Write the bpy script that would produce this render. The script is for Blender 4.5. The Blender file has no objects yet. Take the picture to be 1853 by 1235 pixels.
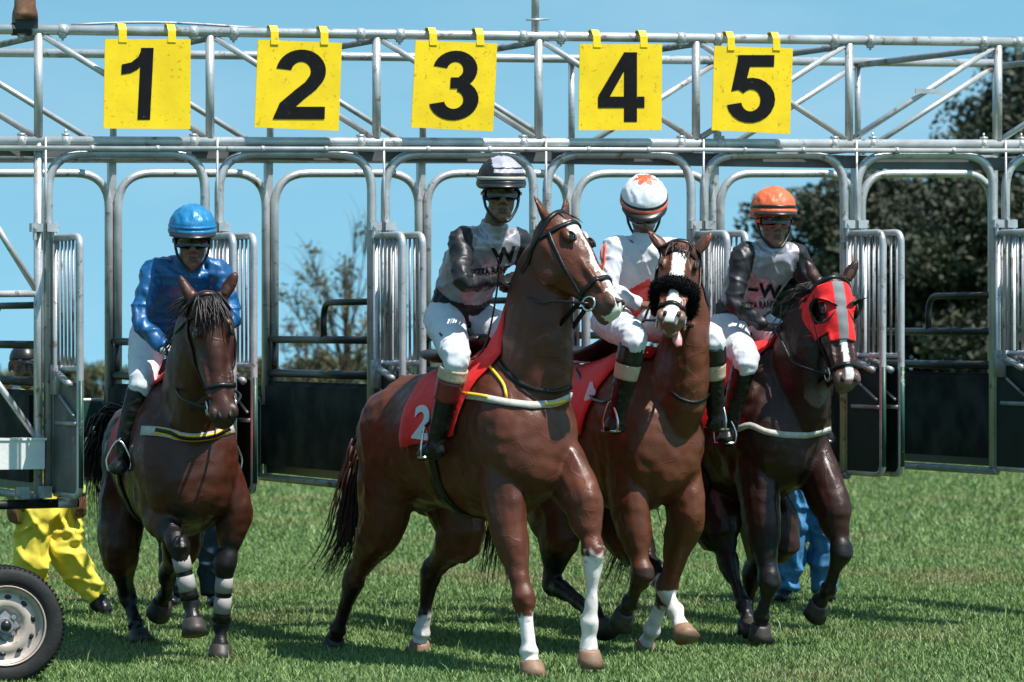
import bpy, bmesh, math, random
import numpy as np
from mathutils import Vector as V, Matrix, Quaternion, noise
from mathutils.bvhtree import BVHTree
from mathutils.kdtree import KDTree
R = math.radians
random.seed(7); np.random.seed(7)
scn = bpy.context.scene
C = scn.collection

# ---------------------------------------------------------------- camera, sky, sun
FPX, CXP, HY, CAMH = 7200.0, 926.5, 597.0, 1.67      # focal length in photo pixels, centre, horizon row, eye height
cam_d = bpy.data.cameras.new('camera'); cam = bpy.data.objects.new('camera', cam_d); C.objects.link(cam)
cam.location = (0, 0, CAMH); cam.rotation_euler = (R(90), 0, 0)
cam_d.sensor_width = 36; cam_d.lens = FPX / 1853 * 36
cam_d.shift_y = -(617.5 - HY) / 1853
cam_d.clip_start = 0.5; cam_d.clip_end = 6000
cam_d.dof.use_dof = True; cam_d.dof.focus_distance = 19.6; cam_d.dof.aperture_fstop = 5.0
scn.camera = cam

SUN_EL, SUN_AZ = 62, 56        # degrees; azimuth to the right of straight behind the camera
sun_dir = V((math.sin(R(SUN_AZ)) * math.cos(R(SUN_EL)), -math.cos(R(SUN_AZ)) * math.cos(R(SUN_EL)), math.sin(R(SUN_EL))))
w = bpy.data.worlds.new('World'); scn.world = w; w.use_nodes = True
nt = w.node_tree; bg = nt.nodes['Background']
sky = nt.nodes.new('ShaderNodeTexSky'); sky.sky_type = 'NISHITA'; sky.sun_disc = False
sky.sun_elevation = R(SUN_EL); sky.sun_rotation = math.atan2(sun_dir.x, sun_dir.y)
sky.air_density = 1.0; sky.dust_density = 0.2; sky.ozone_density = 1.5
tc = nt.nodes.new('ShaderNodeTexCoord'); mp = nt.nodes.new('ShaderNodeMapping')
mp.inputs['Location'].default_value = (0, 0, 0.30)
nt.links.new(tc.outputs['Generated'], mp.inputs['Vector']); nt.links.new(mp.outputs['Vector'], sky.inputs['Vector'])
hs = nt.nodes.new('ShaderNodeMixRGB'); hs.blend_type = 'MULTIPLY'; hs.inputs[0].default_value = 1
hs.inputs[2].default_value = (.88, 1.236, 1.01, 1)
nt.links.new(sky.outputs[0], hs.inputs[1])
cn = nt.nodes.new('ShaderNodeTexNoise'); cn.inputs['Scale'].default_value = 9; cn.inputs['Detail'].default_value = 7; cn.inputs['Roughness'].default_value = .55
cm = nt.nodes.new('ShaderNodeMapping'); cm.inputs['Scale'].default_value = (1, 1, 3.2); nt.links.new(tc.outputs['Generated'], cm.inputs['Vector']); nt.links.new(cm.outputs[0], cn.inputs['Vector'])
cr = nt.nodes.new('ShaderNodeMapRange'); cr.inputs['From Min'].default_value = .45; cr.inputs['From Max'].default_value = .8; cr.inputs['To Max'].default_value = .16; nt.links.new(cn.outputs['Fac'], cr.inputs['Value'])
cx_ = nt.nodes.new('ShaderNodeMixRGB'); cx_.inputs[2].default_value = (4.6, 5.0, 5.3, 1); nt.links.new(cr.outputs[0], cx_.inputs[0]); nt.links.new(hs.outputs[0], cx_.inputs[1]); nt.links.new(cx_.outputs[0], bg.inputs['Color'])
bg.inputs['Strength'].default_value = 0.125
sl = bpy.data.lights.new('sun', 'SUN'); sl.energy = 5.0; sl.angle = R(0.5); sl.color = (1, 0.96, 0.9)
so = bpy.data.objects.new('sun', sl); C.objects.link(so)
so.rotation_euler = (-sun_dir).to_track_quat('-Z', 'Y').to_euler()
so.location = sun_dir * 30
vs = scn.view_settings; vs.view_transform = 'Standard'; vs.look = 'None'; vs.exposure = 0.65; vs.gamma = 1; vs.use_curve_mapping = False

# ---------------------------------------------------------------- pixel helpers
def P(px, py, Y): return V(((px - CXP) * Y / FPX, Y, CAMH - (py - HY) * Y / FPX))
def ray(px, py): return V(((px - CXP) / FPX, 1, -(py - HY) / FPX))
CAM = V((0, 0, CAMH))
def ray_plane(px, py, p0, n):
    d = ray(px, py); t = (p0 - CAM).dot(n) / d.dot(n); return CAM + d * t

# ---------------------------------------------------------------- materials
def mat(name, col, rough=0.5, metal=0.0, spec=0.5, noise_amt=0.0, noise_scale=20, bump=0.0, bump_scale=60, attr=None, col2=None, dirt=None, sheen=0.0, coat=0.0, aniso_wr=None, bdist=.01):
    m = bpy.data.materials.new(name); m.use_nodes = True
    t = m.node_tree; b = t.nodes['Principled BSDF']
    b.inputs['Roughness'].default_value = rough; b.inputs['Metallic'].default_value = metal
    b.inputs['Specular IOR Level'].default_value = spec
    b.inputs['Sheen Weight'].default_value = sheen; b.inputs['Coat Weight'].default_value = coat
    tc = t.nodes.new('ShaderNodeTexCoord')
    if attr:
        a = t.nodes.new('ShaderNodeAttribute'); a.attribute_name = attr; src = a.outputs['Color']
    else:
        rgb = t.nodes.new('ShaderNodeRGB'); rgb.outputs[0].default_value = (*col, 1); src = rgb.outputs[0]
    if noise_amt or col2:
        n = t.nodes.new('ShaderNodeTexNoise'); n.inputs['Scale'].default_value = noise_scale; n.inputs['Detail'].default_value = 6
        t.links.new(tc.outputs['Object'], n.inputs['Vector'])
        if col2:
            cr = t.nodes.new('ShaderNodeValToRGB'); cr.color_ramp.elements[0].position = .42; cr.color_ramp.elements[1].position = .6
            t.links.new(n.outputs['Fac'], cr.inputs[0])
            mx = t.nodes.new('ShaderNodeMixRGB'); mx.inputs[2].default_value = (*col2, 1)
            t.links.new(cr.outputs[0], mx.inputs[0]); t.links.new(src, mx.inputs[1]); src = mx.outputs[0]
        if noise_amt:
            mr = t.nodes.new('ShaderNodeMapRange'); mr.inputs['From Min'].default_value = .3; mr.inputs['From Max'].default_value = .7
            mr.inputs['To Min'].default_value = 1 - noise_amt; mr.inputs['To Max'].default_value = 1 + noise_amt
            t.links.new(n.outputs['Fac'], mr.inputs['Value'])
            mu = t.nodes.new('ShaderNodeMixRGB'); mu.blend_type = 'MULTIPLY'; mu.inputs[0].default_value = 1
            t.links.new(src, mu.inputs[1]); t.links.new(mr.outputs[0], mu.inputs[2]); src = mu.outputs[0]
    if dirt:   # (colour, scale, threshold)
        n2 = t.nodes.new('ShaderNodeTexNoise'); n2.inputs['Scale'].default_value = dirt[1]; n2.inputs['Detail'].default_value = 9; n2.inputs['Roughness'].default_value = .7
        t.links.new(tc.outputs['Object'], n2.inputs['Vector'])
        c2 = t.nodes.new('ShaderNodeValToRGB'); c2.color_ramp.elements[0].position = dirt[2]; c2.color_ramp.elements[1].position = min(1, dirt[2] + .08)
        t.links.new(n2.outputs['Fac'], c2.inputs[0])
        m2 = t.nodes.new('ShaderNodeMixRGB'); m2.inputs[2].default_value = (*dirt[0], 1)
        t.links.new(c2.outputs[0], m2.inputs[0]); t.links.new(src, m2.inputs[1]); src = m2.outputs[0]
    t.links.new(src, b.inputs['Base Color'])
    if bump:
        bn = t.nodes.new('ShaderNodeBump'); bn.inputs['Strength'].default_value = bump; bn.inputs['Distance'].default_value = bdist
        n3 = t.nodes.new('ShaderNodeTexNoise'); n3.inputs['Scale'].default_value = bump_scale; n3.inputs['Detail'].default_value = 5
        mpn = t.nodes.new('ShaderNodeMapping')
        if aniso_wr: mpn.inputs['Scale'].default_value = aniso_wr
        t.links.new(tc.outputs['Object'], mpn.inputs['Vector']); t.links.new(mpn.outputs[0], n3.inputs['Vector'])
        t.links.new(n3.outputs['Fac'], bn.inputs['Height']); t.links.new(bn.outputs[0], b.inputs['Normal'])
    return m
M = {}
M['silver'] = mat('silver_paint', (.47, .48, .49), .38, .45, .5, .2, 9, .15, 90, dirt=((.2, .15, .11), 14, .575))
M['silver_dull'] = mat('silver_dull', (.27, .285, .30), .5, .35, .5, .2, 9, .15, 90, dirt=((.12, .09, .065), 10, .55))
M['steel_shade'] = mat('shade_toned_steel', (.11, .115, .12), .55, .2, .4, .3, 6, .1, 40)  # header beam: shade under the lower chord painted into the base colour
M['darkgreen'] = mat('dark_green_paint', (.006, .015, .012), .6, 0, .2, .3, 6, .1, 40, dirt=((.13, .15, .14), 18, .66))
M['green'] = mat('green_door_paint', (.012, .058, .042), .45, 0, .45, .2, 6, .1, 40, dirt=((.25, .3, .28), 14, .62))
M['blackrail'] = mat('black_rail_paint', (.012, .014, .014), .4, 0, .45, .3, 12, dirt=((.12, .11, .10), 18, .60))
M['pad'] = mat('black_pad_vinyl', (.006, .0070, .0070), .75, 0, .15, .4, 5, .25, 14, col2=(.022, .025, .022), dirt=((.10, .10, .09), 34, .65), aniso_wr=(1, 1, .3))
M['wornpanel'] = mat('worn_panel_paint', (.10, .10, .095), .6, 0, .3, .3, 7, .2, 30, dirt=((.3, .29, .27), 6, .60), aniso_wr=(1, 1, .3))
M['white_paint'] = mat('white_paint', (.72, .72, .7), .5, 0, .4, .08, 15, .15, 40, dirt=((.4, .35, .3), 12, .66))
M['rust'] = mat('rusty_metal', (.16, .075, .04), .6, .3, .4, .4, 10, .2, 50, col2=(.28, .15, .09))
M['yellow'] = mat('yellow_board', (.80, .56, .006), .5, 0, .35, .08, 8, .05, 60, dirt=((.42, .27, .015), 38, .585))
M['black_num'] = mat('black_numeral', (.006, .006, .007), .7, 0, .12, .2, 20, dirt=((.2, .18, .14), 60, .64))
M['leather'] = mat('black_leather', (.009, .008, .008), .34, 0, .35, .2, 40, .2, 60)
M['brown_leather'] = mat('brown_leather', (.07, .03, .018), .4, 0, .5, .2, 40, .15, 90)
M['rubber'] = mat('tyre_rubber', (.018, .018, .019), .75, 0, .3, .2, 30, .2, 80)
M['rim'] = mat('painted_steel_rim', (.46, .38, .33), .5, .2, .4, .15, 12, .1, 40, dirt=((.2, .1, .05), 8, .58))
M['chrome'] = mat('steel', (.6, .6, .6), .25, 1.0)
M['red'] = mat('red_cloth', (.72, .012, .014), .6, 0, .3, .1, 30, .3, 25, sheen=.1)
M['red_satin'] = mat('red_satin', (.7, .03, .02), .4, 0, .5, 0, 30, .35, 14)
M['white_cloth'] = mat('white_cloth', (.56, .58, .63), .7, 0, .2, .03, 20, .3, 22, sheen=.1, bdist=.02, aniso_wr=(1, 1, .3))
M['sky_satin'] = mat('sky_blue_satin', (.10, .36, .62), .5, 0, .4, .06, 15, .2, 16, bdist=.02, aniso_wr=(1, 1, .3))
M['blue_satin'] = mat('blue_satin', (.003, .080, .225), .42, .15, .6, .2, 10, .3, 20, bdist=.03, aniso_wr=(1, 1, .3))
M['cap_blue'] = mat('blue_cap_silk', (.010, .17, .38), .36, .1, .6, .1, 20, .5, 16, bdist=.03, aniso_wr=(1, 1, .3))
M['silver_satin'] = mat('silver_satin', (.30, .285, .33), .36, .3, .6, .15, 10, .3, 18, bdist=.03, aniso_wr=(1, 1, .3))
M['black_satin'] = mat('charcoal_satin', (.011, .0105, .013), .45, 0, .4, .15, 10, .3, 18, bdist=.02, aniso_wr=(1, 1, .3))
M['orange_silk'] = mat('orange_cap_silk', (.64, .125, .045), .45, 0, .5, .15, 20, .5, 18, bdist=.03, aniso_wr=(1, 1, .3))
M['cap_white'] = mat('white_cap_silk', (.66, .69, .73), .5, 0, .4, .03, 20, .4, 16, bdist=.02, aniso_wr=(1, 1, .3))
M['cap_red'] = mat('orange_red_trim', (.75, .09, .03), .5)
M['cap_silver'] = mat('silver_cap_silk', (.40, .39, .46), .36, .2, .5, .1, 20, .5, 16, bdist=.03, aniso_wr=(1, 1, .3))
M['black'] = mat('black_plastic', (.01, .01, .011), .35, 0, .5)
M['lens'] = mat('dark_lens', (.006, .006, .007), .06, 0, .8)
M['skin'] = mat('dark_skin', (.165, .075, .046), .40, 0, .5, .12, 25, .05, 120)
M['lip'] = mat('lip', (.12, .045, .038), .4, 0, .5)
M['hoof'] = mat('hoof_horn', (.22, .13, .08), .55, 0, .4, .25, 20, .2, 60, aniso_wr=(1, 1, 5))
M['hoof_dark'] = mat('dark_hoof_horn', (.035, .028, .024), .5, 0, .4, .3, 20, .2, 60)
M['hair_black'] = mat('black_horse_hair', (.012, .009, .008), .45, 0, .5, .3, 12)
M['hair_brown'] = mat('brown_horse_hair', (.06, .024, .014), .45, 0, .5, .4, 12)
M['hair_chestnut'] = mat('chestnut_hair', (.045, .017, .010), .5, 0, .35, .4, 12)
M['coat'] = mat('horse_coat', (.1, .03, .02), .36, 0, .34, .28, 4, .25, 140, attr='coat', bdist=.006)
def coat_extra():
    t = M['coat'].node_tree; b = t.nodes['Principled BSDF']; tc = t.nodes.new('ShaderNodeTexCoord'); n = t.nodes.new('ShaderNodeTexNoise'); n.inputs['Scale'].default_value = 7; n.inputs['Detail'].default_value = 8; n.inputs['Roughness'].default_value = .65
    mr = t.nodes.new('ShaderNodeMapRange'); mr.inputs['From Min'].default_value = .35; mr.inputs['From Max'].default_value = .65; mr.inputs['To Min'].default_value = .26; mr.inputs['To Max'].default_value = .56
    t.links.new(tc.outputs['Object'], n.inputs['Vector']); t.links.new(n.outputs['Fac'], mr.inputs['Value']); t.links.new(mr.outputs[0], b.inputs['Roughness'])
    # veins and skin creases: thin meandering ridges
    n2 = t.nodes.new('ShaderNodeTexNoise'); n2.inputs['Scale'].default_value = 6.5; n2.inputs['Detail'].default_value = 1.5; t.links.new(tc.outputs['Object'], n2.inputs['Vector'])
    s1 = t.nodes.new('ShaderNodeMath'); s1.operation = 'SUBTRACT'; s1.inputs[1].default_value = .5; s2 = t.nodes.new('ShaderNodeMath'); s2.operation = 'ABSOLUTE'
    m2 = t.nodes.new('ShaderNodeMapRange'); m2.inputs['From Max'].default_value = .022; m2.inputs['To Min'].default_value = 1; m2.inputs['To Max'].default_value = 0
    t.links.new(n2.outputs['Fac'], s1.inputs[0]); t.links.new(s1.outputs[0], s2.inputs[0]); t.links.new(s2.outputs[0], m2.inputs['Value'])
    ms = t.nodes.new('ShaderNodeMath'); ms.operation = 'MULTIPLY'; t.links.new(m2.outputs[0], ms.inputs[0]); t.links.new(n.outputs['Fac'], ms.inputs[1])
    bp = t.nodes.new('ShaderNodeBump'); bp.inputs['Strength'].default_value = .28; bp.inputs['Distance'].default_value = .006; t.links.new(ms.outputs[0], bp.inputs['Height'])
    old = b.inputs['Normal'].links[0].from_socket; t.links.new(old, bp.inputs['Normal']); t.links.new(bp.outputs[0], b.inputs['Normal'])
coat_extra()
M['eye'] = mat('horse_eye', (.008, .005, .004), .05, 0, .9)
M['nostril'] = mat('nostril', (.012, .008, .008), .6)
M['strap_grey'] = mat('grey_webbing', (.42, .40, .36), .6, 0, .3, .15, 40)
M['strap_yellow'] = mat('yellow_webbing', (.75, .45, .02), .5)
M['boot_grey'] = mat('grey_bandage', (.30, .28, .27), .6, 0, .3, .1, 30)
M['tan'] = mat('tan_band', (.48, .36, .26), .6, 0, .3, .1, 30, .5, 30)
M['maroon'] = mat('maroon_leather', (.17, .014, .018), .3, 0, .6)
M['yellow_cloth'] = mat('yellow_workwear', (.72, .60, .07), .65, 0, .3, .08, 12, .2, 12, bdist=.02)
M['jeans'] = mat('blue_denim', (.045, .17, .34), .7, 0, .3, .35, 14, .2, 20, bdist=.02)
M['jeans_dark'] = mat('dark_denim', (.02, .035, .06), .7, 0, .3, .3, 14, .8, 12)
M['shirt_green'] = mat('lime_shirt', (.35, .42, .12), .7, 0, .3, .1, 12, .6, 10)
M['shirt_dark'] = mat('dark_shirt', (.03, .03, .035), .7, 0, .3, .1, 12, .6, 10)
M['tongue'] = mat('tongue', (.6, .25, .25), .4)
M['fleece'] = mat('black_fleece', (.008, .008, .009), .95, 0, .1, .3, 60, 1.0, 160)
M['mask_grey'] = mat('grey_stripe', (.14, .155, .165), .65)
M['bark'] = mat('bark', (.10, .075, .055), .9, 0, .2, .3, 8, .5, 30)

def leafmat(name, c1, c2):
    m = bpy.data.materials.new(name); m.use_nodes = True; t = m.node_tree; b = t.nodes['Principled BSDF']
    g = t.nodes.new('ShaderNodeNewGeometry'); cr = t.nodes.new('ShaderNodeValToRGB')
    cr.color_ramp.elements[0].color = (*c1, 1); cr.color_ramp.elements[1].color = (*c2, 1)
    t.links.new(g.outputs['Random Per Island'], cr.inputs[0]); t.links.new(cr.outputs[0], b.inputs['Base Color'])
    b.inputs['Roughness'].default_value = .6; b.inputs['Specular IOR Level'].default_value = .25
    return m
M['leaf_dark'] = leafmat('dark_evergreen_leaves', (.020, .027, .016), (.060, .066, .040))
M['leaf_olive'] = leafmat('olive_leaves', (.05, .055, .028), (.11, .105, .05))
M['leaf_hedge'] = leafmat('hedge_leaves', (.03, .045, .018), (.085, .10, .035))
def grassmat():
    m = bpy.data.materials.new('grass_blades'); m.use_nodes = True; t = m.node_tree; b = t.nodes['Principled BSDF']
    a = t.nodes.new('ShaderNodeAttribute'); a.attribute_name = 'tint'
    t.links.new(a.outputs['Color'], b.inputs['Base Color'])
    b.inputs['Roughness'].default_value = .5; b.inputs['Specular IOR Level'].default_value = .3
    return m
M['grass'] = grassmat()
def groundmat():
    m = bpy.data.materials.new('turf_ground'); m.use_nodes = True; t = m.node_tree; b = t.nodes['Principled BSDF']
    tc = t.nodes.new('ShaderNodeTexCoord'); n = t.nodes.new('ShaderNodeTexNoise'); n.inputs['Scale'].default_value = .7; n.inputs['Detail'].default_value = 10
    n.inputs['Roughness'].default_value = .7
    cr = t.nodes.new('ShaderNodeValToRGB'); e = cr.color_ramp.elements
    e[0].position = .35; e[0].color = (.030, .075, .016, 1); e[1].position = .68; e[1].color = (.11, .14, .04, 1)
    t.links.new(tc.outputs['Object'], n.inputs['Vector']); t.links.new(n.outputs['Fac'], cr.inputs[0]); t.links.new(cr.outputs[0], b.inputs['Base Color'])
    b.inputs['Roughness'].default_value = .9; b.inputs['Specular IOR Level'].default_value = .1
    return m
M['ground'] = groundmat()

# ---------------------------------------------------------------- mesh helpers
def link(name, me, material, parent=None):
    if material is not None and len(me.materials) == 0:
        me.materials.append(M[material] if isinstance(material, str) else material)
    o = bpy.data.objects.new(name, me); C.objects.link(o)
    if parent is not None: o.parent = parent; o.matrix_parent_inverse = parent.matrix_world.inverted() if parent.type == 'EMPTY' else Matrix()
    return o
def pydata(verts, faces, smooth=True):
    me = bpy.data.meshes.new('m'); me.from_pydata([tuple(v) for v in verts], [], faces); me.update()
    if smooth: me.polygons.foreach_set('use_smooth', [True] * len(me.polygons))
    return me
def tag(o, label, cat, group=None, kind=None):
    if label: o['label'] = label
    if cat: o['category'] = cat
    if group: o['group'] = group
    if kind: o['kind'] = kind
    return o
def empty(name, loc):
    o = bpy.data.objects.new(name, None); C.objects.link(o); o.location = loc; o.empty_display_size = .2
    o.matrix_world = Matrix.Translation(V(loc)); return o

class G:
    """collects verts / faces of closed shapes"""
    def __init__(s): s.v = []; s.f = []
    def add(s, verts, faces):
        o = len(s.v); s.v += [V(x) for x in verts]; s.f += [tuple(i + o for i in f) for f in faces]; return s
    def mesh(s, smooth=True): return pydata(s.v, s.f, smooth)
    def box(s, c, ax, ay, az):
        c = V(c); vs = [c + ax * i + ay * j + az * k for i in (-1, 1) for j in (-1, 1) for k in (-1, 1)]
        return s.add(vs, [(0, 1, 3, 2), (4, 6, 7, 5), (0, 4, 5, 1), (2, 3, 7, 6), (0, 2, 6, 4), (1, 5, 7, 3)])
    def rings(s, rings, cap=True):
        n = len(rings[0]); vs = [p for r in rings for p in r]; fs = []
        for i in range(len(rings) - 1):
            for j in range(n):
                k = (j + 1) % n; fs.append((i * n + j, i * n + k, (i + 1) * n + k, (i + 1) * n + j))
        if cap: fs.append(tuple(range(n - 1, -1, -1))); fs.append(tuple((len(rings) - 1) * n + j for j in range(n)))
        return s.add(vs, fs)
    def ell(s, c, ax, ay, az, n=14, m=9):
        c = V(c); rr = []
        for i in range(m):
            t = math.pi * (i + .5) / m if 0 else math.pi * (i + .08) / (m - .84)
            rr.append([c + az * math.cos(t) + (ax * math.cos(2 * math.pi * j / n) + ay * math.sin(2 * math.pi * j / n)) * math.sin(t) for j in range(n)])
        return s.rings(rr[::-1])
    def tube(s, pts, rads, lat=None, n=12, sub=3, sq=1.0):
        pts = [V(p) for p in pts]
        rads = [(r, r) if not isinstance(r, (tuple, list)) else r for r in (rads if isinstance(rads, (list, tuple)) and len(rads) == len(pts) else [rads] * len(pts))]
        P2, R2 = smooth_path(pts, rads, sub)
        N = len(P2); tans = []
        for i in range(N):
            a = P2[max(0, i - 1)]; b = P2[min(N - 1, i + 1)]; d = b - a
            tans.append(d.normalized() if d.length > 1e-9 else V((0, 0, 1)))
        ref = V(lat) if lat is not None else None
        if ref is None:
            ref = V((0, 0, 1)).cross(tans[0])
            if ref.length < .2: ref = V((1, 0, 0))
        rr = []
        u = None
        for i in range(N):
            t = tans[i]
            if lat is not None: base = ref
            else: base = ref if u is None else u
            u = base - t * base.dot(t)
            if u.length < 1e-4: u = t.orthogonal()
            u.normalize(); v = t.cross(u)
            ring = []
            for j in range(n):
                a = 2 * math.pi * j / n; ca, sa = math.cos(a), math.sin(a)
                if sq != 1.0: ca = math.copysign(abs(ca) ** sq, ca); sa = math.copysign(abs(sa) ** sq, sa)
                ring.append(P2[i] + u * (ca * R2[i][0]) + v * (sa * R2[i][1]))
            rr.append(ring)
        return s.rings(rr)
def smooth_path(pts, rads, sub):
    if sub <= 1 or len(pts) < 3: return pts, rads
    out = []; ro = []
    for i in range(len(pts) - 1):
        p0 = pts[max(0, i - 1)]; p1 = pts[i]; p2 = pts[i + 1]; p3 = pts[min(len(pts) - 1, i + 2)]
        for k in range(sub):
            t = k / sub
            a = -.5 * t**3 + t**2 - .5 * t; b = 1.5 * t**3 - 2.5 * t**2 + 1; c = -1.5 * t**3 + 2 * t**2 + .5 * t; d = .5 * t**3 - .5 * t**2
            out.append(p0 * a + p1 * b + p2 * c + p3 * d)
            ro.append(tuple(rads[i][q] * (1 - t) + rads[i + 1][q] * t for q in (0, 1)))
    out.append(pts[-1]); ro.append(rads[-1]); return out, ro
def remesh(g, voxel, smooth=6, factor=.5, wr=None):
    """fuse overlapping closed shapes into one continuous skin"""
    me = g.mesh(); bm = bmesh.new(); bm.from_mesh(me); bmesh.ops.recalc_face_normals(bm, faces=bm.faces); bm.to_mesh(me); bm.free()
    o = bpy.data.objects.new('tmp', me); C.objects.link(o)
    r = o.modifiers.new('r', 'REMESH'); r.mode = 'VOXEL'; r.voxel_size = voxel
    if smooth:
        s = o.modifiers.new('s', 'SMOOTH'); s.factor = factor; s.iterations = smooth
    dg = bpy.context.evaluated_depsgraph_get(); dg.update()
    out = bpy.data.meshes.new_from_object(o.evaluated_get(dg))
    bpy.data.objects.remove(o); bpy.data.meshes.remove(me)
    n = len(out.polygons); out.polygons.foreach_set('use_smooth', [True] * n)
    if wr:     # folds of cloth: real displacement of the skin
        amp, sc, stretch = wr
        vs = out.vertices; nr = [v.normal.copy() for v in vs]
        e1 = V((.45, .25, -.86)).normalized(); e2 = e1.orthogonal().normalized(); e3 = e1.cross(e2)
        for v, q in zip(vs, nr):
            p = v.co
            if amp > 0:        # long soft pleats
                wv = noise.noise(p * 3.1) * .06
                d = noise.noise(V(((p.dot(e1) + wv) * sc * .30, p.dot(e2) * sc, p.dot(e3) * sc)))
                d2 = noise.noise(V((p.z * sc * 1.1 + 11, (p.x + wv) * sc * .35, p.y * sc * .35)))
                d = max(0, 1 - abs(d) * 3.6) * .9 + max(0, 1 - abs(d2) * 4.2) * .7 - .35
                v.co = p + q * amp * d
            else:
                d = noise.noise(p * sc) + .5 * noise.noise(p * sc * 2.3)
                v.co = p + q * amp * d
        out.update()
    return out
def bvh_of(me):
    return BVHTree.FromPolygons([v.co for v in me.vertices], [tuple(p.vertices) for p in me.polygons])
def cast(bvh, px, py, off=.004):
    hit = bvh.ray_cast(CAM, ray(px, py).normalized())
    if hit[0] is None: return None
    n = hit[1]
    if n.dot(ray(px, py)) > 0: n = -n
    return hit[0] + n * off, n
def ribbon(g, pts, nors, wid, th=.004):
    """flat strap lying on a surface"""
    N = len(pts); rr = []
    for i in range(N):
        t = (pts[min(N - 1, i + 1)] - pts[max(0, i - 1)]).normalized(); n = nors[i]
        s = t.cross(n)
        if s.length < 1e-5: s = t.orthogonal()
        s.normalize(); n = s.cross(t)
        rr.append([pts[i] + s * wid - n * th, pts[i] + s * wid + n * th, pts[i] - s * wid + n * th, pts[i] - s * wid - n * th])
    g.rings(rr); return g
def strap_px(bvh, pix, wid, off=.006, step=8, th=.004):
    """a strap over the surface along a polyline seen in the photo, as one closed ribbon"""
    g = G(); pp = []; nn = []
    for i in range(len(pix) - 1):
        (x0, y0), (x1, y1) = pix[i], pix[i + 1]; k = max(1, int(math.hypot(x1 - x0, y1 - y0) / step))
        for q in range(k + (i == len(pix) - 2)):
            t = q / k; h = cast(bvh, x0 + (x1 - x0) * t, y0 + (y1 - y0) * t, off)
            if h: pp.append(h[0]); nn.append(h[1])
    if len(pp) > 2:
        pp = [pp[0]] + [(pp[i - 1] + pp[i] * 2 + pp[i + 1]) / 4 for i in range(1, len(pp) - 1)] + [pp[-1]]
        ribbon(g, pp, nn, wid, th)
    return g
def text_mesh2d(body, bold=.02):
    cu = bpy.data.curves.new('t', 'FONT'); cu.body = body; cu.align_x = 'CENTER'; cu.align_y = 'CENTER'; cu.offset = bold; cu.resolution_u = 6
    o = bpy.data.objects.new('t', cu); C.objects.link(o)
    dg = bpy.context.evaluated_depsgraph_get(); dg.update()
    me = bpy.data.meshes.new_from_object(o.evaluated_get(dg)); bpy.data.objects.remove(o)
    vs = [v.co.copy() for v in me.vertices]; fs = [tuple(p.vertices) for p in me.polygons]; bpy.data.meshes.remove(me)
    xs = [v.x for v in vs]; ys = [v.y for v in vs]; cx = (min(xs) + max(xs)) / 2; cy = (min(ys) + max(ys)) / 2
    sx = max(xs) - min(xs); sy = max(ys) - min(ys)
    return [((v.x - cx) / sx, (v.y - cy) / sy) for v in vs], fs
def decal_px(bvh, body, cx, cy, wpx, hpx, rot=0, off=.004, bold=.02, shear=0):
    """lettering printed on a cloth surface"""
    vs, fs = text_mesh2d(body, bold); bm = bmesh.new()
    bv = [bm.verts.new((x, y, 0)) for x, y in vs]
    for f in fs:
        try: bm.faces.new([bv[i] for i in f])
        except ValueError: pass
    bmesh.ops.triangulate(bm, faces=bm.faces)
    for _ in range(2):
        bmesh.ops.subdivide_edges(bm, edges=[e for e in bm.edges if e.calc_length() > .12], cuts=1)
        bmesh.ops.triangulate(bm, faces=bm.faces)
    c, s = math.cos(R(rot)), math.sin(R(rot)); bad = []
    for v in bm.verts:
        x = v.co.x * wpx; y = -v.co.y * hpx; x += shear * y
        h = cast(bvh, cx + x * c - y * s, cy + x * s + y * c, off)
        if h: v.co = h[0]
        else: bad.append(v)
    bmesh.ops.delete(bm, geom=bad, context='VERTS')
    me = bpy.data.meshes.new('t'); bm.to_mesh(me); bm.free(); return me
def hair(g, root, direction, length, width, droop=.0, curl=.3, seg=5, spread=.15):
    """one lock of hair: a tapered three-sided strand"""
    d = (V(direction).normalized() + V((random.gauss(0, spread), random.gauss(0, spread), random.gauss(0, spread)))).normalized()
    p = V(root); pts = [p.copy()]; rads = [width]
    side = V((random.gauss(0, 1), random.gauss(0, 1), random.gauss(0, .3))) * curl
    for i in range(seg):
        d = (d + V((0, 0, -droop)) / seg + side * (1 / seg) * .4).normalized(); p = p + d * (length / seg); pts.append(p.copy())
        rads.append(width * (1 - (i + 1) / seg) + .0008)
    g.tube(pts, rads, n=3, sub=1)

# ================================================================ THE SETTING
def ground_z(x, y): return 0.0 if y < 84 else -.021 * (y - 84)
def build_ground():
    ys = [-30, 0, 10, 20, 40, 60, 84, 100, 140, 220, 400, 800, 2500]; xs = [-1500, -300, -60, -20, 0, 20, 60, 300, 1500]
    vs = [(x, y, ground_z(x, y)) for y in ys for x in xs]; n = len(xs)
    fs = [(j * n + i, j * n + i + 1, (j + 1) * n + i + 1, (j + 1) * n + i) for j in range(len(ys) - 1) for i in range(n - 1)]
    o = link('ground', pydata(vs, fs), 'ground'); o['kind'] = 'structure'
build_ground()

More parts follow.
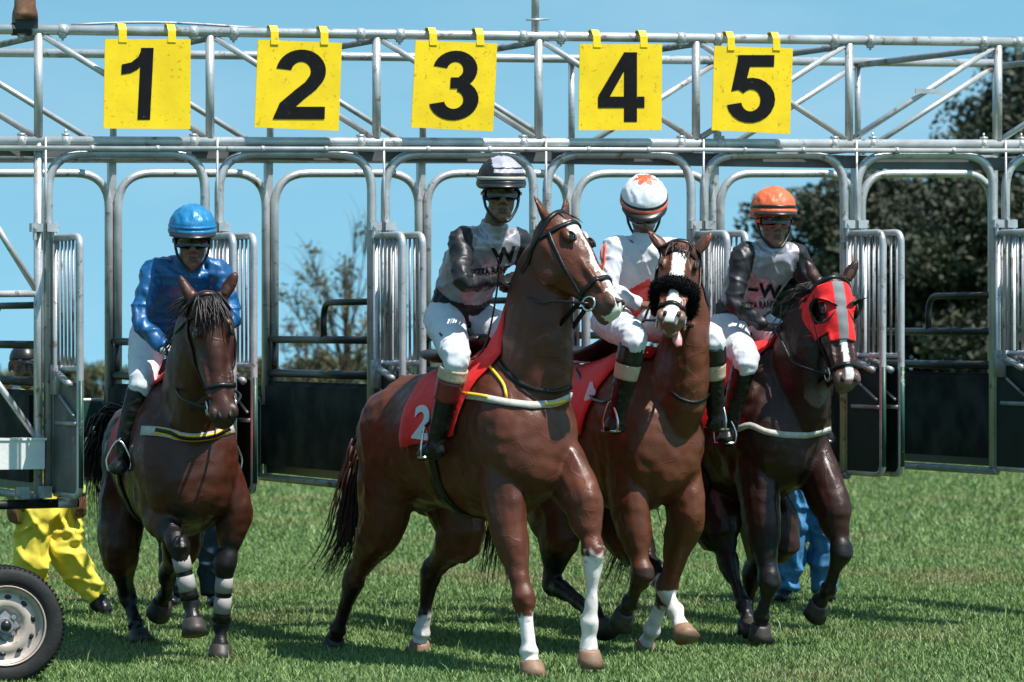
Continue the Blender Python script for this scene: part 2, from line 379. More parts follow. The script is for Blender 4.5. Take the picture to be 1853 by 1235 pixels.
def build_grass():
    zones = [(14.5, 23, 5200, 3), (23, 31, 2800, 3), (31, 46, 800, 1), (46, 84, 150, 1)]
    allv = []; allf3 = []; allc = []; base = 0
    rng = np.random.default_rng(3)
    for y0, y1, den, kind in zones:
        half = lambda y: y * .137 + .9
        area = (half(y0) + half(y1)) * (y1 - y0); n = int(area * den)
        y = rng.uniform(y0, y1, n); x = rng.uniform(-1, 1, n) * half(y)
        sc = 1.0 if kind == 3 else (1.25 if y0 < 40 else 1.7)
        patch = np.sin(x * 1.9 + 1.3 * np.sin(y * .9)) * np.sin(y * 1.35 + np.sin(x * 1.1)) + .6 * np.sin(x * 5.1 + y * 2.2) * np.sin(y * 4.3 - x)
        h = (.019 + .019 * rng.random(n) + .005 * patch) * sc
        tall = rng.random(n) < .018; h[tall] *= rng.uniform(1.5, 2.7, tall.sum())
        wd = (.0024 + .0014 * rng.random(n)) * (sc if kind == 3 else sc * 2.2)
        ang = rng.uniform(0, 2 * np.pi, n); lean = rng.uniform(.15, .95, n) * h; la = rng.uniform(0, 2 * np.pi, n)
        dx = np.cos(ang) * wd; dy = np.sin(ang) * wd; lx = np.cos(la) * lean; ly = np.sin(la) * lean
        b0 = np.c_[x - dx, y - dy, np.full(n, -.002)]; b1 = np.c_[x + dx, y + dy, np.full(n, -.002)]
        tip = np.c_[x + lx, y + ly, h]
        g1 = np.array([.055, .125, .034]); g2 = np.array([.225, .310, .105]); dry = np.array([.30, .27, .12])
        m = rng.random(n)[:, None]; col = g1 * (1 - m) + g2 * m
        dr = np.clip((patch - .45) * .5 + rng.normal(0, .16, n) + np.clip((y - 24) * .012, 0, .15) + .42 * np.exp(-((y - 26.3 - .5 * np.sin(x * .9)) / 1.5) ** 2) * (.6 + .5 * np.sin(x * 2.3 + y)), 0, .8)[:, None]; col = col * (1 - dr) + dry * dr * rng.uniform(.5, 1, n)[:, None]
        if kind == 3:
            m0 = np.c_[x - dx * .8 + lx * .35, y - dy * .8 + ly * .35, h * .6]; m1 = np.c_[x + dx * .8 + lx * .35, y + dy * .8 + ly * .35, h * .6]
            vv = np.stack([b0, b1, m1, m0, tip], 1).reshape(-1, 3); k = 5
            idx = np.arange(n)[:, None] * 5 + base
            f = np.concatenate([idx + np.array([0, 1, 2]), idx + np.array([0, 2, 3]), idx + np.array([3, 2, 4])], 1).reshape(-1, 3)
        else:
            vv = np.stack([b0, b1, tip], 1).reshape(-1, 3); k = 3
            idx = np.arange(n)[:, None] * 3 + base; f = idx + np.array([0, 1, 2])
        allv.append(vv); allf3.append(f); allc.append(np.repeat(col, k, 0)); base += len(vv)
    v = np.concatenate(allv).astype(np.float32); f = np.concatenate(allf3).astype(np.int32); c = np.concatenate(allc)
    me = bpy.data.meshes.new('grass'); me.vertices.add(len(v)); me.vertices.foreach_set('co', v.ravel())
    me.loops.add(len(f) * 3); me.loops.foreach_set('vertex_index', f.ravel())
    me.polygons.add(len(f)); me.polygons.foreach_set('loop_start', np.arange(len(f), dtype=np.int32) * 3)
    me.update(calc_edges=True)
    at = me.color_attributes.new('tint', 'FLOAT_COLOR', 'POINT'); at.data.foreach_set('color', np.c_[c, np.ones(len(c))].astype(np.float32).ravel())
    o = link('grass', me, 'grass'); tag(o, 'short green racecourse turf with dry straw patches', 'grass', kind='stuff')
build_grass()

# ---------------------------------------------------------------- trees
def leaf_cloud(centres, n, size, rng):
    """leaf sized quads scattered through clumps: (centre, radius xyz)"""
    cs = np.array([c[:3] for c in centres]); rs = np.array([c[3:] for c in centres])
    wgt = rs.prod(1) ** .6; k = rng.choice(len(cs), n, p=wgt / wgt.sum())
    d = rng.normal(size=(n, 3)); d /= np.linalg.norm(d, axis=1)[:, None]; rad = rng.random(n)[:, None] ** .45
    p = cs[k] + d * rs[k] * rad
    a = rng.normal(size=(n, 3)); a /= np.linalg.norm(a, axis=1)[:, None]; b = np.cross(a, rng.normal(size=(n, 3))); b /= np.linalg.norm(b, axis=1)[:, None] + 1e-9
    s = (size * rng.uniform(.6, 1.4, n))[:, None]
    v = np.stack([p - a * s, p + b * s * .55, p + a * s, p - b * s * .55], 1).reshape(-1, 3)
    f = np.arange(n)[:, None] * 4 + np.array([0, 1, 2, 3])
    return v, f
def np_mesh(v, f):
    me = bpy.data.meshes.new('m'); k = f.shape[1]
    me.vertices.add(len(v)); me.vertices.foreach_set('co', v.astype(np.float32).ravel())
    me.loops.add(f.size); me.loops.foreach_set('vertex_index', f.astype(np.int32).ravel())
    me.polygons.add(len(f)); me.polygons.foreach_set('loop_start', np.arange(len(f), dtype=np.int32) * k); me.update(calc_edges=True); return me
def tree(name, x, y, height, width, nleaf, leaf, size, seed, label, group, low=.12, clumps=26, sparse=False, branch_r=.05):
    rng = np.random.default_rng(seed); random.seed(seed)
    z0 = ground_z(x, y); root = empty(name, (x, y, z0)); cs = []
    g = G(); top = V((x, y, z0 + height * .8))
    g.tube([V((x, y, z0 - .2)), V((x + .05 * height * rng.normal() * .3, y, z0 + height * .3)), top], [branch_r * 2.2, branch_r * 1.7, branch_r * .5], n=8)
    for i in range(clumps):
        hz = rng.uniform(low, .95); prof = math.sqrt(max(.05, 1 - ((hz - .42) / .60) ** 2))
        a = rng.uniform(0, 2 * math.pi); rr = width * .5 * prof * math.sqrt(rng.uniform(.05, 1))
        c = V((x + math.cos(a) * rr, y + math.sin(a) * rr, z0 + height * hz))
        q = width * rng.uniform(.08, .17) * (.6 if sparse else 1.15)
        cs.append((*c, q * 1.2, q * 1.2, q * (1.2 if sparse else .8)))
        st = V((x, y, z0 + height * hz * rng.uniform(.3, .75))); mid = (st + c) / 2 + V((0, 0, -.05 * height * rng.random()))
        g.tube([st, mid, c], [branch_r * .6, branch_r * .4, branch_r * .12], n=5)
        if sparse:
            for _ in range(7):
                e = c + V(rng.normal(size=3)) * q * 1.4 + V((0, 0, q * .5)); g.tube([mid * .4 + c * .6, (c + e) / 2, e], [branch_r * .22, branch_r * .14, branch_r * .05], n=3, sub=1)
    link('trunk', g.mesh(), 'bark', root)
    v, f = leaf_cloud(cs, nleaf, size, rng); link('crown', np_mesh(v, f), leaf, root)
    return tag(root, label, 'tree', group)
GT = 'dark evergreens behind the gate'
# big dark evergreens beyond the right end of the gate
tree('evergreen_tree', 9.5, 66, 6.5, 5.6, 52000, 'leaf_dark', .065, 11, 'tallest dark evergreen tree, its crown rising above the top of the gate', GT, .02, 80)
tree('evergreen_tree', 5.35, 62, 4.0, 3.6, 34000, 'leaf_dark', .062, 12, 'rounded dark evergreen tree behind the jockey in the orange cap', GT, .02, 60)
tree('evergreen_tree', 9.9, 61, 5.2, 4.6, 36000, 'leaf_dark', .065, 13, 'dark evergreen tree showing through the last empty stall', GT, .02, 60)
tree('evergreen_tree', 7.1, 60, 4.55, 3.9, 34000, 'leaf_dark', .062, 14, 'lower dark evergreen tree in front of the tallest tree', GT, .0, 60)
tree('evergreen_tree', 4.15, 68, 2.6, 2.4, 9000, 'leaf_hedge', .07, 15, 'small olive green tree behind the gap under board five', GT, .02, 30)
tree('evergreen_tree', 2.9, 60, 1.6, 2.6, 9000, 'leaf_dark', .07, 16, 'low dark bush behind the horse with the black noseband', GT, .02, 26)
# thin tree left of centre
tree('bare_tree', -2.6, 62, 3.55, 2.0, 1100, 'leaf_olive', .038, 21, 'thin half bare tree seen through the second stall', None, .2, 40, True, .032)
tree('bare_tree', -3.4, 66, 1.9, 1.6, 1000, 'leaf_olive', .04, 22, 'small scrubby tree with few leaves beside the thin tree', None, .15, 26, True, .03)
hedge = [(-11.4, 1.05), (-10.2, 1.12), (-9.0, 1.02), (-7.9, .98), (-6.7, 1.0), (-5.6, 1.02), (-4.6, 1.1), (-3.6, 1.14), (-2.6, 1.2), (-1.5, 1.15), (-.4, 1.0), (.7, .95), (1.8, .95)]
for k, (hx, hh) in enumerate(hedge):
    o = tree('hedge_bush', hx, 80 + (k % 3) * .7, hh, 1.75, 3500, 'leaf_hedge' if k % 3 else 'leaf_olive', .05, 40 + k, 'low green bush in the hedge line beyond the gate', 'bushes along the far hedge', .0, 20, False, .03)
    o['category'] = 'bush'

# ================================================================ STARTING GATE
FX0, FXD, FY0, FYD = -2.4461, .86296, 20.5475, .3017      # front post i stands at (FX0+i*FXD, FY0+i*FYD)
PV = V((-.6574, 1.5111, 0)); PVn = PV.normalized(); LP = PV.length    # partition direction, front to rear
UV = V((FXD, FYD, 0)); W = UV.length; UVn = UV.normalized()
TILT = .0124
def gp(i, v, h):
    """gate point: stall coordinate i along the front, v metres back, h height"""
    return V((FX0 + FXD * i, FY0 + FYD * i, h + TILT * W * (i - 2.5))) + PVn * v
gate = empty('starting_gate', (FX0 + 2.5 * FXD, FY0 + 2.5 * FYD, 0))
tag(gate, 'silver tubular steel starting gate with dark padded stalls and open doors', 'starting gate')
def pipe(name, pts, r, m='silver', parent=gate, n=12, sub=1):
    g = G(); g.tube(pts, r, n=n, sub=sub); return link(name, g.mesh(), m, parent)
def rounded(pts, rad, k=6):
    """polyline with rounded corners"""
    out = [V(pts[0])]
    for i in range(1, len(pts) - 1):
        p = V(pts[i]); a = (V(pts[i - 1]) - p); b = (V(pts[i + 1]) - p); ra = min(rad, a.length * .49, b.length * .49) 
        p0 = p + a.normalized() * ra; p1 = p + b.normalized() * ra
        for q in range(k + 1):
            t = q / k; out.append(p0 * (1 - t) ** 2 + p * 2 * t * (1 - t) + p1 * t * t)
    out.append(V(pts[-1])); return out
H_TOP, H_LOW, H_ROD, H_BEAM, H_ARCH, H_BOT = 3.247, 2.672, 2.634, 2.60, 2.612, .855
I0, I1 = -1.1, 7.0
# front truss
pipe('top_chord', [gp(I0, 0, H_TOP), gp(I1, 0, H_TOP)], .026)
pipe('lower_chord', [gp(I0, 0, H_LOW), gp(I1, 0, H_LOW)], .026)
pipe('door_control_rod', [gp(I0, -.03, H_ROD), gp(I1, -.03, H_ROD)], .014)
g = G(); g.box(gp(2.95, .10, H_BEAM), UVn * (W * 4.05), PVn * .03, V((0, 0, .035))); link('header_beam', g.mesh(False), 'steel_shade', gate)
# rear truss (its upper chord shows below the front one)
pipe('rear_top_chord', [gp(I0, LP, H_TOP - .01), gp(I1, LP, H_TOP - .01)], .025, 'silver')
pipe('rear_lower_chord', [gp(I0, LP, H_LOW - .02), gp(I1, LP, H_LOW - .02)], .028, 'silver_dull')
for i in range(-1, 8):
    if i >= 0:
        pipe('truss_vertical', [gp(i, 0, H_LOW + .02), gp(i, 0, H_TOP - .02)], .023)
        if i >= 1: pipe('rear_truss_vertical', [gp(i, LP, H_LOW), gp(i, LP, H_TOP - .02)], .019)
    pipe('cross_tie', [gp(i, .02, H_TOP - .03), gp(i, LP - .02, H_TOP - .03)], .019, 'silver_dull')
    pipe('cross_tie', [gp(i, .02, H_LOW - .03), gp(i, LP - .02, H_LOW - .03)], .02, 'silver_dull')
for i in range(-1, 5): pipe('truss_diagonal', [gp(i + .03, 0, H_TOP - .03), gp(i + .97, 0, H_LOW + .03)], .017)
for i in (4, 5, 6): pipe('truss_diagonal', [gp(i + .03, .004, H_LOW + .03), gp(i + .97, .004, H_TOP - .03)], .017)
for i in range(-1, 4): pipe('rear_truss_diagonal', [gp(i + .03, LP, H_TOP - .04), gp(i + .97, LP, H_LOW + .02)], .017)
for i in (4, 5, 6): pipe('rear_truss_diagonal', [gp(i + .03, LP, H_LOW + .02), gp(i + .97, LP, H_TOP - .04)], .017)
# clamps along the chords
clampg = G(); clampg.tube([UVn * -.022, UVn * .022], .032, n=14, sub=1); clampg.box(V((0, 0, -.034)), UVn * .014, PVn * .016, V((0, 0, .008))); clampg.tube([V((0, 0, -.04)), V((0, 0, -.055))], .007, n=6, sub=1)
clamp_me = clampg.mesh(); clamp_me.materials.append(M['silver'])
clampt = G(); clampt.tube([UVn * -.02, UVn * .02], .031, n=14, sub=1); clampt.box(V((0, 0, .033)), UVn * .016, PVn * .018, V((0, 0, .008))); clampt.tube([V((0, 0, .038)), V((0, 0, .062))], .006, n=6, sub=1)
clampt_me = clampt.mesh(); clampt_me.materials.append(M['silver'])
for i in range(-1, 7):
    for du in (.14, .90):
        o = link('clamp', clamp_me, None, gate); o.location = gp(i + du, 0, H_TOP) - gate.location
        if random.random() < .75: o = link('clamp', clampt_me, None, gate); o.location = gp(i + du * .98 + .02, 0, H_LOW) - gate.location
    for du in (.3, .68): pipe('rod_collar', [gp(i + du - .012, -.03, H_ROD), gp(i + du + .012, -.03, H_ROD)], .018)
for o in list(gate.children):
    if o.name.startswith('clamp'): o.matrix_parent_inverse = Matrix()
# end post on the left and its bracing
pipe('end_post', [gp(0, 0, H_LOW), gp(0, 0, H_BOT - .05)], .024)
pipe('end_brace', [gp(-.32, 0, 2.35), gp(-.01, 0, 1.90)], .017)
pipe('end_brace', [gp(-.9, 0, 1.885), gp(-.01, 0, 1.885)], .018)
pipe('end_brace', [gp(-.33, 0, 1.55), gp(-.01, 0, 1.14)], .017)
g = G(); g.box(gp(-.42, -.03, 1.06), UVn * .40, PVn * .03, V((0, 0, .075))); link('end_box_beam', g.mesh(False), 'white_paint', gate)
g = G(); g.box(gp(-.42, -.032, 1.14), UVn * .41, PVn * .034, V((0, 0, .006))); link('end_beam_plate', g.mesh(False), 'white_paint', gate)
pipe('bottom_sill', rounded([gp(-1.0, -.03, .80), gp(.22, -.03, .80)], .05), .024, 'blackrail')
pipe('sill_end_cap', [gp(.10, -.03, .802), gp(.21, -.03, .802)], .027, 'silver')
for u in (-.11, .02):
    g = G(); g.box(gp(u, -.05, .862), UVn * .03, PVn * .03, V((0, 0, .03))); g.tube([gp(u, -.085, .865), gp(u, -.05, .865)], .017, n=6, sub=1); link('sill_bracket', g.mesh(False), 'silver_dull', gate)
# arches, posts and hinges
def arch(i, v, h, ins0, ins1, r, bot, m):
    p = rounded([gp(i, v, bot) + UVn * ins0, gp(i, v, h) + UVn * ins0, gp(i + 1, v, h) - UVn * ins1, gp(i + 1, v, bot) - UVn * ins1], .20, 8)
    return pipe('stall_arch' if v < 1 else 'rear_stall_arch', p, r, m, n=14)
for i in range(-1, 7):
    if i >= 0: arch(i, .015, H_ARCH, .055, .022, .0245, H_BOT, 'silver')
    arch(i, LP, H_ARCH - .045, .026, .026, .024, H_BOT if i < 0 else 1.25, 'silver')
for i in range(0, 8):
    g = G(); g.box(gp(i, LP + .03, (H_LOW + H_BOT) / 2), UVn * .021, PVn * .02, V((0, 0, (H_LOW - H_BOT) / 2))); link('rear_post', g.mesh(False), 'silver', gate)
    if i > 6: continue
    pipe('hinge_rod', [gp(i, -.035, H_LOW + .02) + UVn * .028, gp(i, -.035, 2.16) + UVn * .028], .0065)
    g = G()
    for s_ in (-.02, .062): g.box(gp(i, -.03, 2.225) + UVn * s_, UVn * .03, PVn * .022, V((0, 0, .022)))
    for s_ in (-.03, .075): g.tube([gp(i, -.04, 2.25) + UVn * s_, gp(i, -.04, 2.16) + UVn * s_], .011, n=8, sub=1)
    g.tube([gp(i, -.05, 2.225) + UVn * -.03, gp(i, -.06, 2.225) + UVn * -.03], .01, n=6, sub=1)
    link('hinge_block', g.mesh(False), 'silver', gate)
# partitions between the stalls
for i in range(0, 8):
    pt = lambda v, h: gp(i, v, h)
    pipe('partition_rail', [pt(.03, 1.62), pt(LP, 1.62)], .021, 'blackrail')
    pipe('partition_rail', [pt(.03, 1.43), pt(LP, 1.43)], .023, 'blackrail')
    pipe('partition_hoop', rounded([pt(.02, 1.825), pt(LP * .48, 1.825), pt(LP * .48, 1.62)], .11), .018, 'blackrail')
    pipe('partition_rail', [pt(LP - .06, 1.62), pt(LP - .06, 1.41)], .02, 'blackrail')
    g = G(); bm = bmesh.new()
    bmesh.ops.create_cube(bm, size=1)
    X = PVn; Zv = V((0, 0, 1)); Yv = X.cross(Zv)
    mtx = Matrix((X, Yv, Zv)).transposed().to_4x4(); mtx.translation = pt(LP * .53, 1.135)
    bmesh.ops.scale(bm, vec=(LP * 1.04, .075, .50), verts=bm.verts); bmesh.ops.bevel(bm, geom=bm.edges, offset=.025, segments=3, affect='EDGES')
    bmesh.ops.transform(bm, matrix=mtx, verts=bm.verts); me = bpy.data.meshes.new('pad'); bm.to_mesh(me); bm.free(); link('partition_pad', me, 'pad', gate)
    g = G(); g.box(pt(LP * .5, .89), PVn * LP * .5, UVn * .02, V((0, 0, .028))); link('partition_sill', g.mesh(False), 'blackrail', gate)
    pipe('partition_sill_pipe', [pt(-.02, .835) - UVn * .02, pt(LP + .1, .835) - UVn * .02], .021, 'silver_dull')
# front doors swung open towards the course
bar_cache = {}
def door(i, side, ang, m_panel, width=.40):
    """side -1: hung left of the post, +1: hung right of it; opens forward along the stall"""
    hinge = gp(i, -.02, 0) + UVn * (-.012 if side < 0 else .085); zt = TILT * W * (i - 2.5)
    hinge.z = 0
    d = (-PVn).copy(); d.rotate(Quaternion((0, 0, 1), R(ang)))
    top, bot = 2.172 + zt, H_BOT + zt
    q = lambda a, h: hinge + d * a + V((0, 0, h))
    fr = G(); fr.tube(rounded([q(0, top), q(width, top), q(width, bot), q(0, bot)], .06, 6), .0185, n=12, sub=1)
    fr.tube([q(0, 1.50 + zt), q(width, 1.50 + zt)], .015, n=10, sub=1); fr.tube([q(.0, bot), q(.0, top)], .016, n=10, sub=1)
    f = link('front_door', fr.mesh(), 'silver', gate)
    for k in range(6):
        a = width * (k + .75) / 6.6
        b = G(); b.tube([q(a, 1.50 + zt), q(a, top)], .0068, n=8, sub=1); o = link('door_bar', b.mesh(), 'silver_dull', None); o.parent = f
    pn = G(); pn.box(q(width * .5, (1.43 + zt + bot) / 2), d * (width * .5 - .012), d.cross(V((0, 0, 1))) * .016, V((0, 0, (1.43 + zt - bot) / 2)))
    o = link('door_panel', pn.mesh(False), m_panel, None); o.parent = f
    ed = G(); ed.tube([q(width + .012, bot + .04), q(width + .012, 1.44 + zt)], .013, n=8, sub=1); o = link('door_edge', ed.mesh(), 'green', None); o.parent = f
    la = G(); s3 = d.cross(V((0, 0, 1))); la.tube([q(width * .35, 1.47 + zt) + s3 * .03, q(width * .95, 1.42 + zt) + s3 * .05], .018, n=10, sub=1)
    la.box(q(width * .2, 1.44 + zt) + s3 * .02, d * .05, s3 * .02, V((0, 0, .075))); la.tube([q(width * .4, 1.36 + zt) + s3 * .03, q(width * .97, 1.26 + zt) + s3 * .03], .008, n=6, sub=1)
    la.tube([q(width * .2, 1.22 + zt) + s3 * .02, q(width, 1.22 + zt) + s3 * .02], .012, n=8, sub=1)
    o = link('door_latch', la.mesh(), 'silver_dull', None); o.parent = f
for i in range(0, 7):
    if i > 0: door(i, -1, -1 if i < 6 else -3, 'darkgreen')
    door(i, 1, 1, 'wornpanel' if i == 0 else 'darkgreen')
# rear doors, half open
for i in range(0, 7):
    zt = TILT * W * (i - 2.5); c = gp(i + 1, LP + .05, 0); a0, a1 = -.035, -.36
    p = lambda u, h: gp(i + 1, LP + .06, h) + UVn * u
    g = G(); g.box((p(a0, 1.07) + p(a1, 1.07)) / 2, UVn * .16, PVn * .012, V((0, 0, .21))); d = link('rear_door', g.mesh(False), 'green', gate)
    g = G(); g.tube(rounded([p(a0, .85), p(a0, 1.29), p(a1, 1.29), p(a1, .85), p(a0, .85)], .04), .013, n=8, sub=1); o = link('rear_door_frame', g.mesh(), 'silver', None); o.parent = d
# fittings on top
g = G(); b = gp(0, 0, H_TOP) + UVn * -.07
g.tube([b + V((0, 0, .05)), b + V((0, 0, .085)), b + V((0, 0, .12)), b + V((0, 0, .5))], [.068, .066, .056, .05], n=20, sub=1); h = link('rusty_stack', g.mesh(), 'rust', gate)
g = G(); g.box(b + V((0, 0, .03)), UVn * .06, PVn * .03, V((0, 0, .022))); g.tube([b + UVn * -.07, b + UVn * .03], .034, n=10, sub=1); link('stack_bracket', g.mesh(False), 'blackrail', gate)
pipe('cable_conduit', [gp(.2 + .1 * k, .03, H_TOP + .03 + .018 * math.sin(math.pi * min(1, k / 10))) for k in range(0, 12)], .007, 'silver_dull')
pipe('mast', [gp(2.98, 0, H_TOP), gp(2.98, 0, H_TOP + .5)], .021)
pipe('mast_pin', [gp(2.91, -.03, H_TOP + .085), gp(3.05, -.03, H_TOP + .09)], .006)
g = G(); g.box(gp(5.53, -.025, 2.965), UVn * .095, PVn * .004, V((0, 0, .013))); link('bracket_plate', g.mesh(False), 'silver', gate)
# road wheel at the left end
def wheel():
    c = P(6, 1131, 18.8); ax = V((-.30, .954, 0)).normalized(); u = V((0, 0, 1)); s = ax.cross(u)
    def prof(pr, n=48):
        g = G(); rr = []
        for k in range(n):
            a = 2 * math.pi * k / n; d = s * math.cos(a) + u * math.sin(a); rr.append([c + d * r + ax * z for r, z in pr])
        m = len(pr); vs = [p for r in rr for p in r]; fs = [((k) * m + j, ((k + 1) % n) * m + j, ((k + 1) % n) * m + (j + 1) % m, k * m + (j + 1) % m) for k in range(n) for j in range(m)]
        g.add(vs, fs); return g
    wo = link('wheel', prof([(.180, -.07), (.215, -.088), (.25, -.09), (.268, -.078), (.276, -.05), (.278, 0), (.276, .05), (.268, .078), (.25, .09), (.18, .07)]).mesh(), 'rubber', gate)
    tr = G()
    for k in range(72):
        a = 2 * math.pi * k / 72; d = s * math.cos(a) + u * math.sin(a); t = ax.cross(d)
        for zz, sk in ((-.06, .6), (-.02, -.6), (.02, .6), (.06, -.6)): tr.box(c + d * .277 + ax * zz, d * .005, t * .005 + ax * .003 * sk, ax * .017 + t * .006 * sk)
    o = link('tread', tr.mesh(False), 'rubber', None); o.parent = wo
    rim = prof([(.182, -.075), (.190, -.082), (.184, -.066), (.170, -.060), (.160, -.035), (.13, -.052), (.10, -.058), (.085, -.050), (.07, -.030), (.03, -.030), (.03, .03), (.18, .06)])
    o = link('rim', rim.mesh(), 'rim', None); o.parent = wo
    for k in range(10):
        a = 2 * math.pi * (k + .35) / 10; d = s * math.cos(a) + u * math.sin(a); t = ax.cross(d)
        h = G(); h.ell(c + d * .135 - ax * .052, t * .017, d * .011, ax * .008, 12, 7); o = link('rim_slot', h.mesh(), 'black', None); o.parent = wo
    hub = G(); hub.tube([c - ax * .075, c - ax * .02], [.035, .04], n=16, sub=1); hub.tube([c - ax * .05, c - ax * .028], .072, n=4, sub=1)
    for k in range(4):
        a = 2 * math.pi * (k + .5) / 4; d = s * math.cos(a) + u * math.sin(a); hub.tube([c + d * .055 - ax * .062, c + d * .055 - ax * .03], .012, n=6, sub=1)
    o = link('hub', hub.mesh(False), 'silver_dull', None); o.parent = wo
    o = link('hub_cap', G().ell(c - ax * .07, s * .028, u * .028, ax * .02, 14, 8).mesh(), 'black', None); o.parent = wo
    e = gp(-.35, 0, .80)
    pipe('axle_arm', [c + ax * .02, c + ax * .2, e - V((0, 0, .45)) + UVn * -.2, e + UVn * -.2], .035, 'silver_dull', sub=1)
wheel()

# number boards hung from the top chord
def board(num, corners, hooks):
    Yb = 0
    i = (sum(c[0] for c in corners) / 4 - 68) / 290
    pl0 = gp(2, -.075, 0); nrm = PVn.copy(); nrm = UVn.cross(V((0, 0, 1)))
    q = [ray_plane(x, y, pl0, nrm) for x, y in corners]      # tl tr br bl on the board plane
    c = sum(q, V()) / 4; root = empty('number_board', c)
    n = (q[1] - q[0]).cross(q[3] - q[0]).normalized()
    if n.y > 0: n = -n
    K = 6; vs = []; fs = []
    for side in (0, 1):
        for a in range(K + 1):
            for b in range(K + 1):
                s_, t_ = a / K, b / K
                p = (q[0] * (1 - s_) + q[1] * s_) * (1 - t_) + (q[3] * (1 - s_) + q[2] * s_) * t_
                bend = .003 * math.sin(3.1 * s_ + num) * t_ + .0012 * math.sin(4 * t_ + num * 2)
                vs.append(p + n * (bend - side * .005))
    N = (K + 1) ** 2
    for a in range(K):
        for b in range(K):
            i0 = a * (K + 1) + b; f = (i0, i0 + K + 1, i0 + K + 2, i0 + 1); fs += [f, tuple(N + x for x in f[::-1])]
    edge = [a * (K + 1) for a in range(K + 1)] + [K * (K + 1) + b for b in range(1, K + 1)] + [a * (K + 1) + K for a in range(K - 1, -1, -1)] + [b for b in range(K - 1, 0, -1)]
    for k in range(len(edge)): a, b = edge[k], edge[(k + 1) % len(edge)]; fs.append((a, b, N + b, N + a))
    me = pydata(vs, fs, False); bm = bmesh.new(); bm.from_mesh(me); bmesh.ops.recalc_face_normals(bm, faces=bm.faces); bm.to_mesh(me); bm.free()
    pn = link('panel', me, 'yellow', root); bv = bvh_of(me)
    for hx in hooks:
        t = ray_plane(hx, (corners[0][1] + corners[1][1]) / 2 + 6, pl0, nrm); zt = gp((t.x - FX0) / FXD, 0, H_TOP).z
        ch = gp((t.x - FX0) / FXD, 0, H_TOP)
        f = t.copy(); up = zt + .034
        pts = [f + n * .003, V((f.x, f.y, zt)) + n * .0, V((f.x, f.y, up)) - n * .03, V((f.x, f.y, up + .004)) - n * .07, V((f.x, f.y, zt)) - n * .115]
        g = G(); rr = []
        for k, p in enumerate(pts):
            rr.append([p - UVn * .021 + n * .002, p + UVn * .021 + n * .002, p + UVn * .021 - n * .002 - V((0, 0, .002)), p - UVn * .021 - n * .002 - V((0, 0, .002))])
        g.rings(rr); link('strap', g.mesh(False), 'yellow', root)
    return root, bv
DIG = {}
def stroke_digit(num):
    """bold grotesque numerals as outlines in a 1 x 1.43 box, built as flat polygons (pairs of inner/outer strips)"""
    def arc(cx, cy, ro, ri, a0, a1, sy=1.0, n=18, riy=None):
        out = []
        for k in range(n + 1):
            a = R(a0 + (a1 - a0) * k / n); out.append(((cx + ro[0] * math.cos(a), cy + ro[1] * math.sin(a)), (cx + ri[0] * math.cos(a), cy + ri[1] * math.sin(a))))
        return out
    S = []
    if num == 1: S = [[((.42, 1.43), (.42, 0)), ((.72, 1.43), (.72, 0))], [((-.02, 1.10), (-.02, .90)), ((.2, 1.14), (.2, .93)), ((.36, 1.25), (.36, 1.0)), ((.45, 1.43), (.45, 1.08))]]
    if num == 2: S = [arc(.52, .98, (.46, .45), (.18, .20), 172, -28), [((.926, .77), (.68, .885)), ((.80, .60), (.60, .76)), ((.62, .44), (.42, .60)), ((.44, .26), (.14, .33)), ((.44, .255), (.02, 0))], [((.40, .255), (.02, 0)), ((.98, .255), (.98, 0))]]
    if num == 3: S = [arc(.48, 1.035, (.44, .395), (.16, .165), 168, -62), arc(.48, .42, (.49, .42), (.19, .185), 75, -168), [((.40, .88), (.40, .655)), ((.62, .88), (.62, .655))]]
    if num == 4: S = [[((.56, 1.43), (.56, 0)), ((.84, 1.43), (.84, 0))], [((0, .52), (0, .29)), ((1.0, .52), (1.0, .29))], [((0, .53), (.24, .50)), ((.56, 1.43), (.58, 1.08))]]
    if num == 5: S = [[((.18, 1.43), (.18, 1.18)), ((.93, 1.43), (.93, 1.18))], [((.20, 1.43), (.44, 1.20)), ((.07, .66), (.34, .72))], arc(.48, .47, (.50, .48), (.20, .235), 140, -168)]
    return S
def put_digit(num, root, bv, cx, cy, wpx, hpx, skew=0):
    g = G(); DN = 0
    for si, strip in enumerate(stroke_digit(num)):
        fine = []
        for k in range(len(strip) - 1):
            for t in (0, .5):
                fine.append(tuple((strip[k][e][0] * (1 - t) + strip[k + 1][e][0] * t, strip[k][e][1] * (1 - t) + strip[k + 1][e][1] * t) for e in (0, 1)))
        fine.append(strip[-1]); vs = []; fs = []
        M_ = 5
        for a, b in fine:
            for q in range(M_):
                t = q / (M_ - 1); x = a[0] * (1 - t) + b[0] * t; y = (a[1] * (1 - t) + b[1] * t) / 1.43
                h = cast(bv, cx + (x - .5) * wpx + skew * (.5 - y) * hpx, cy - (y - .5) * hpx, .0022 + .0006 * si)
                vs.append(h[0] if h else V())
        for k in range(len(fine) - 1):
            for q in range(M_ - 1): a = k * M_ + q; fs.append((a, a + 1, a + M_ + 1, a + M_))
        g.add(vs, fs)
    link('numeral', g.mesh(False), 'black_num', root)
BD = [(1, [(190, 71), (345, 71), (345, 234), (187, 233)], (222, 311), (258, 152, 76, 130)),
      (2, [(467, 72), (619, 78), (613, 237), (460, 231)], (497, 587), (542, 153, 98, 126)),
      (3, [(752, 73), (900, 79), (892, 238), (744, 231)], (784, 869), (824, 155, 92, 126)),
      (4, [(1049, 80), (1198, 80), (1197, 236), (1047, 236)], (1080, 1165), (1124, 158, 84, 126)),
      (5, [(1293, 83), (1435, 88), (1429, 243), (1288, 236)], (1323, 1405), (1361, 161, 88, 122))]
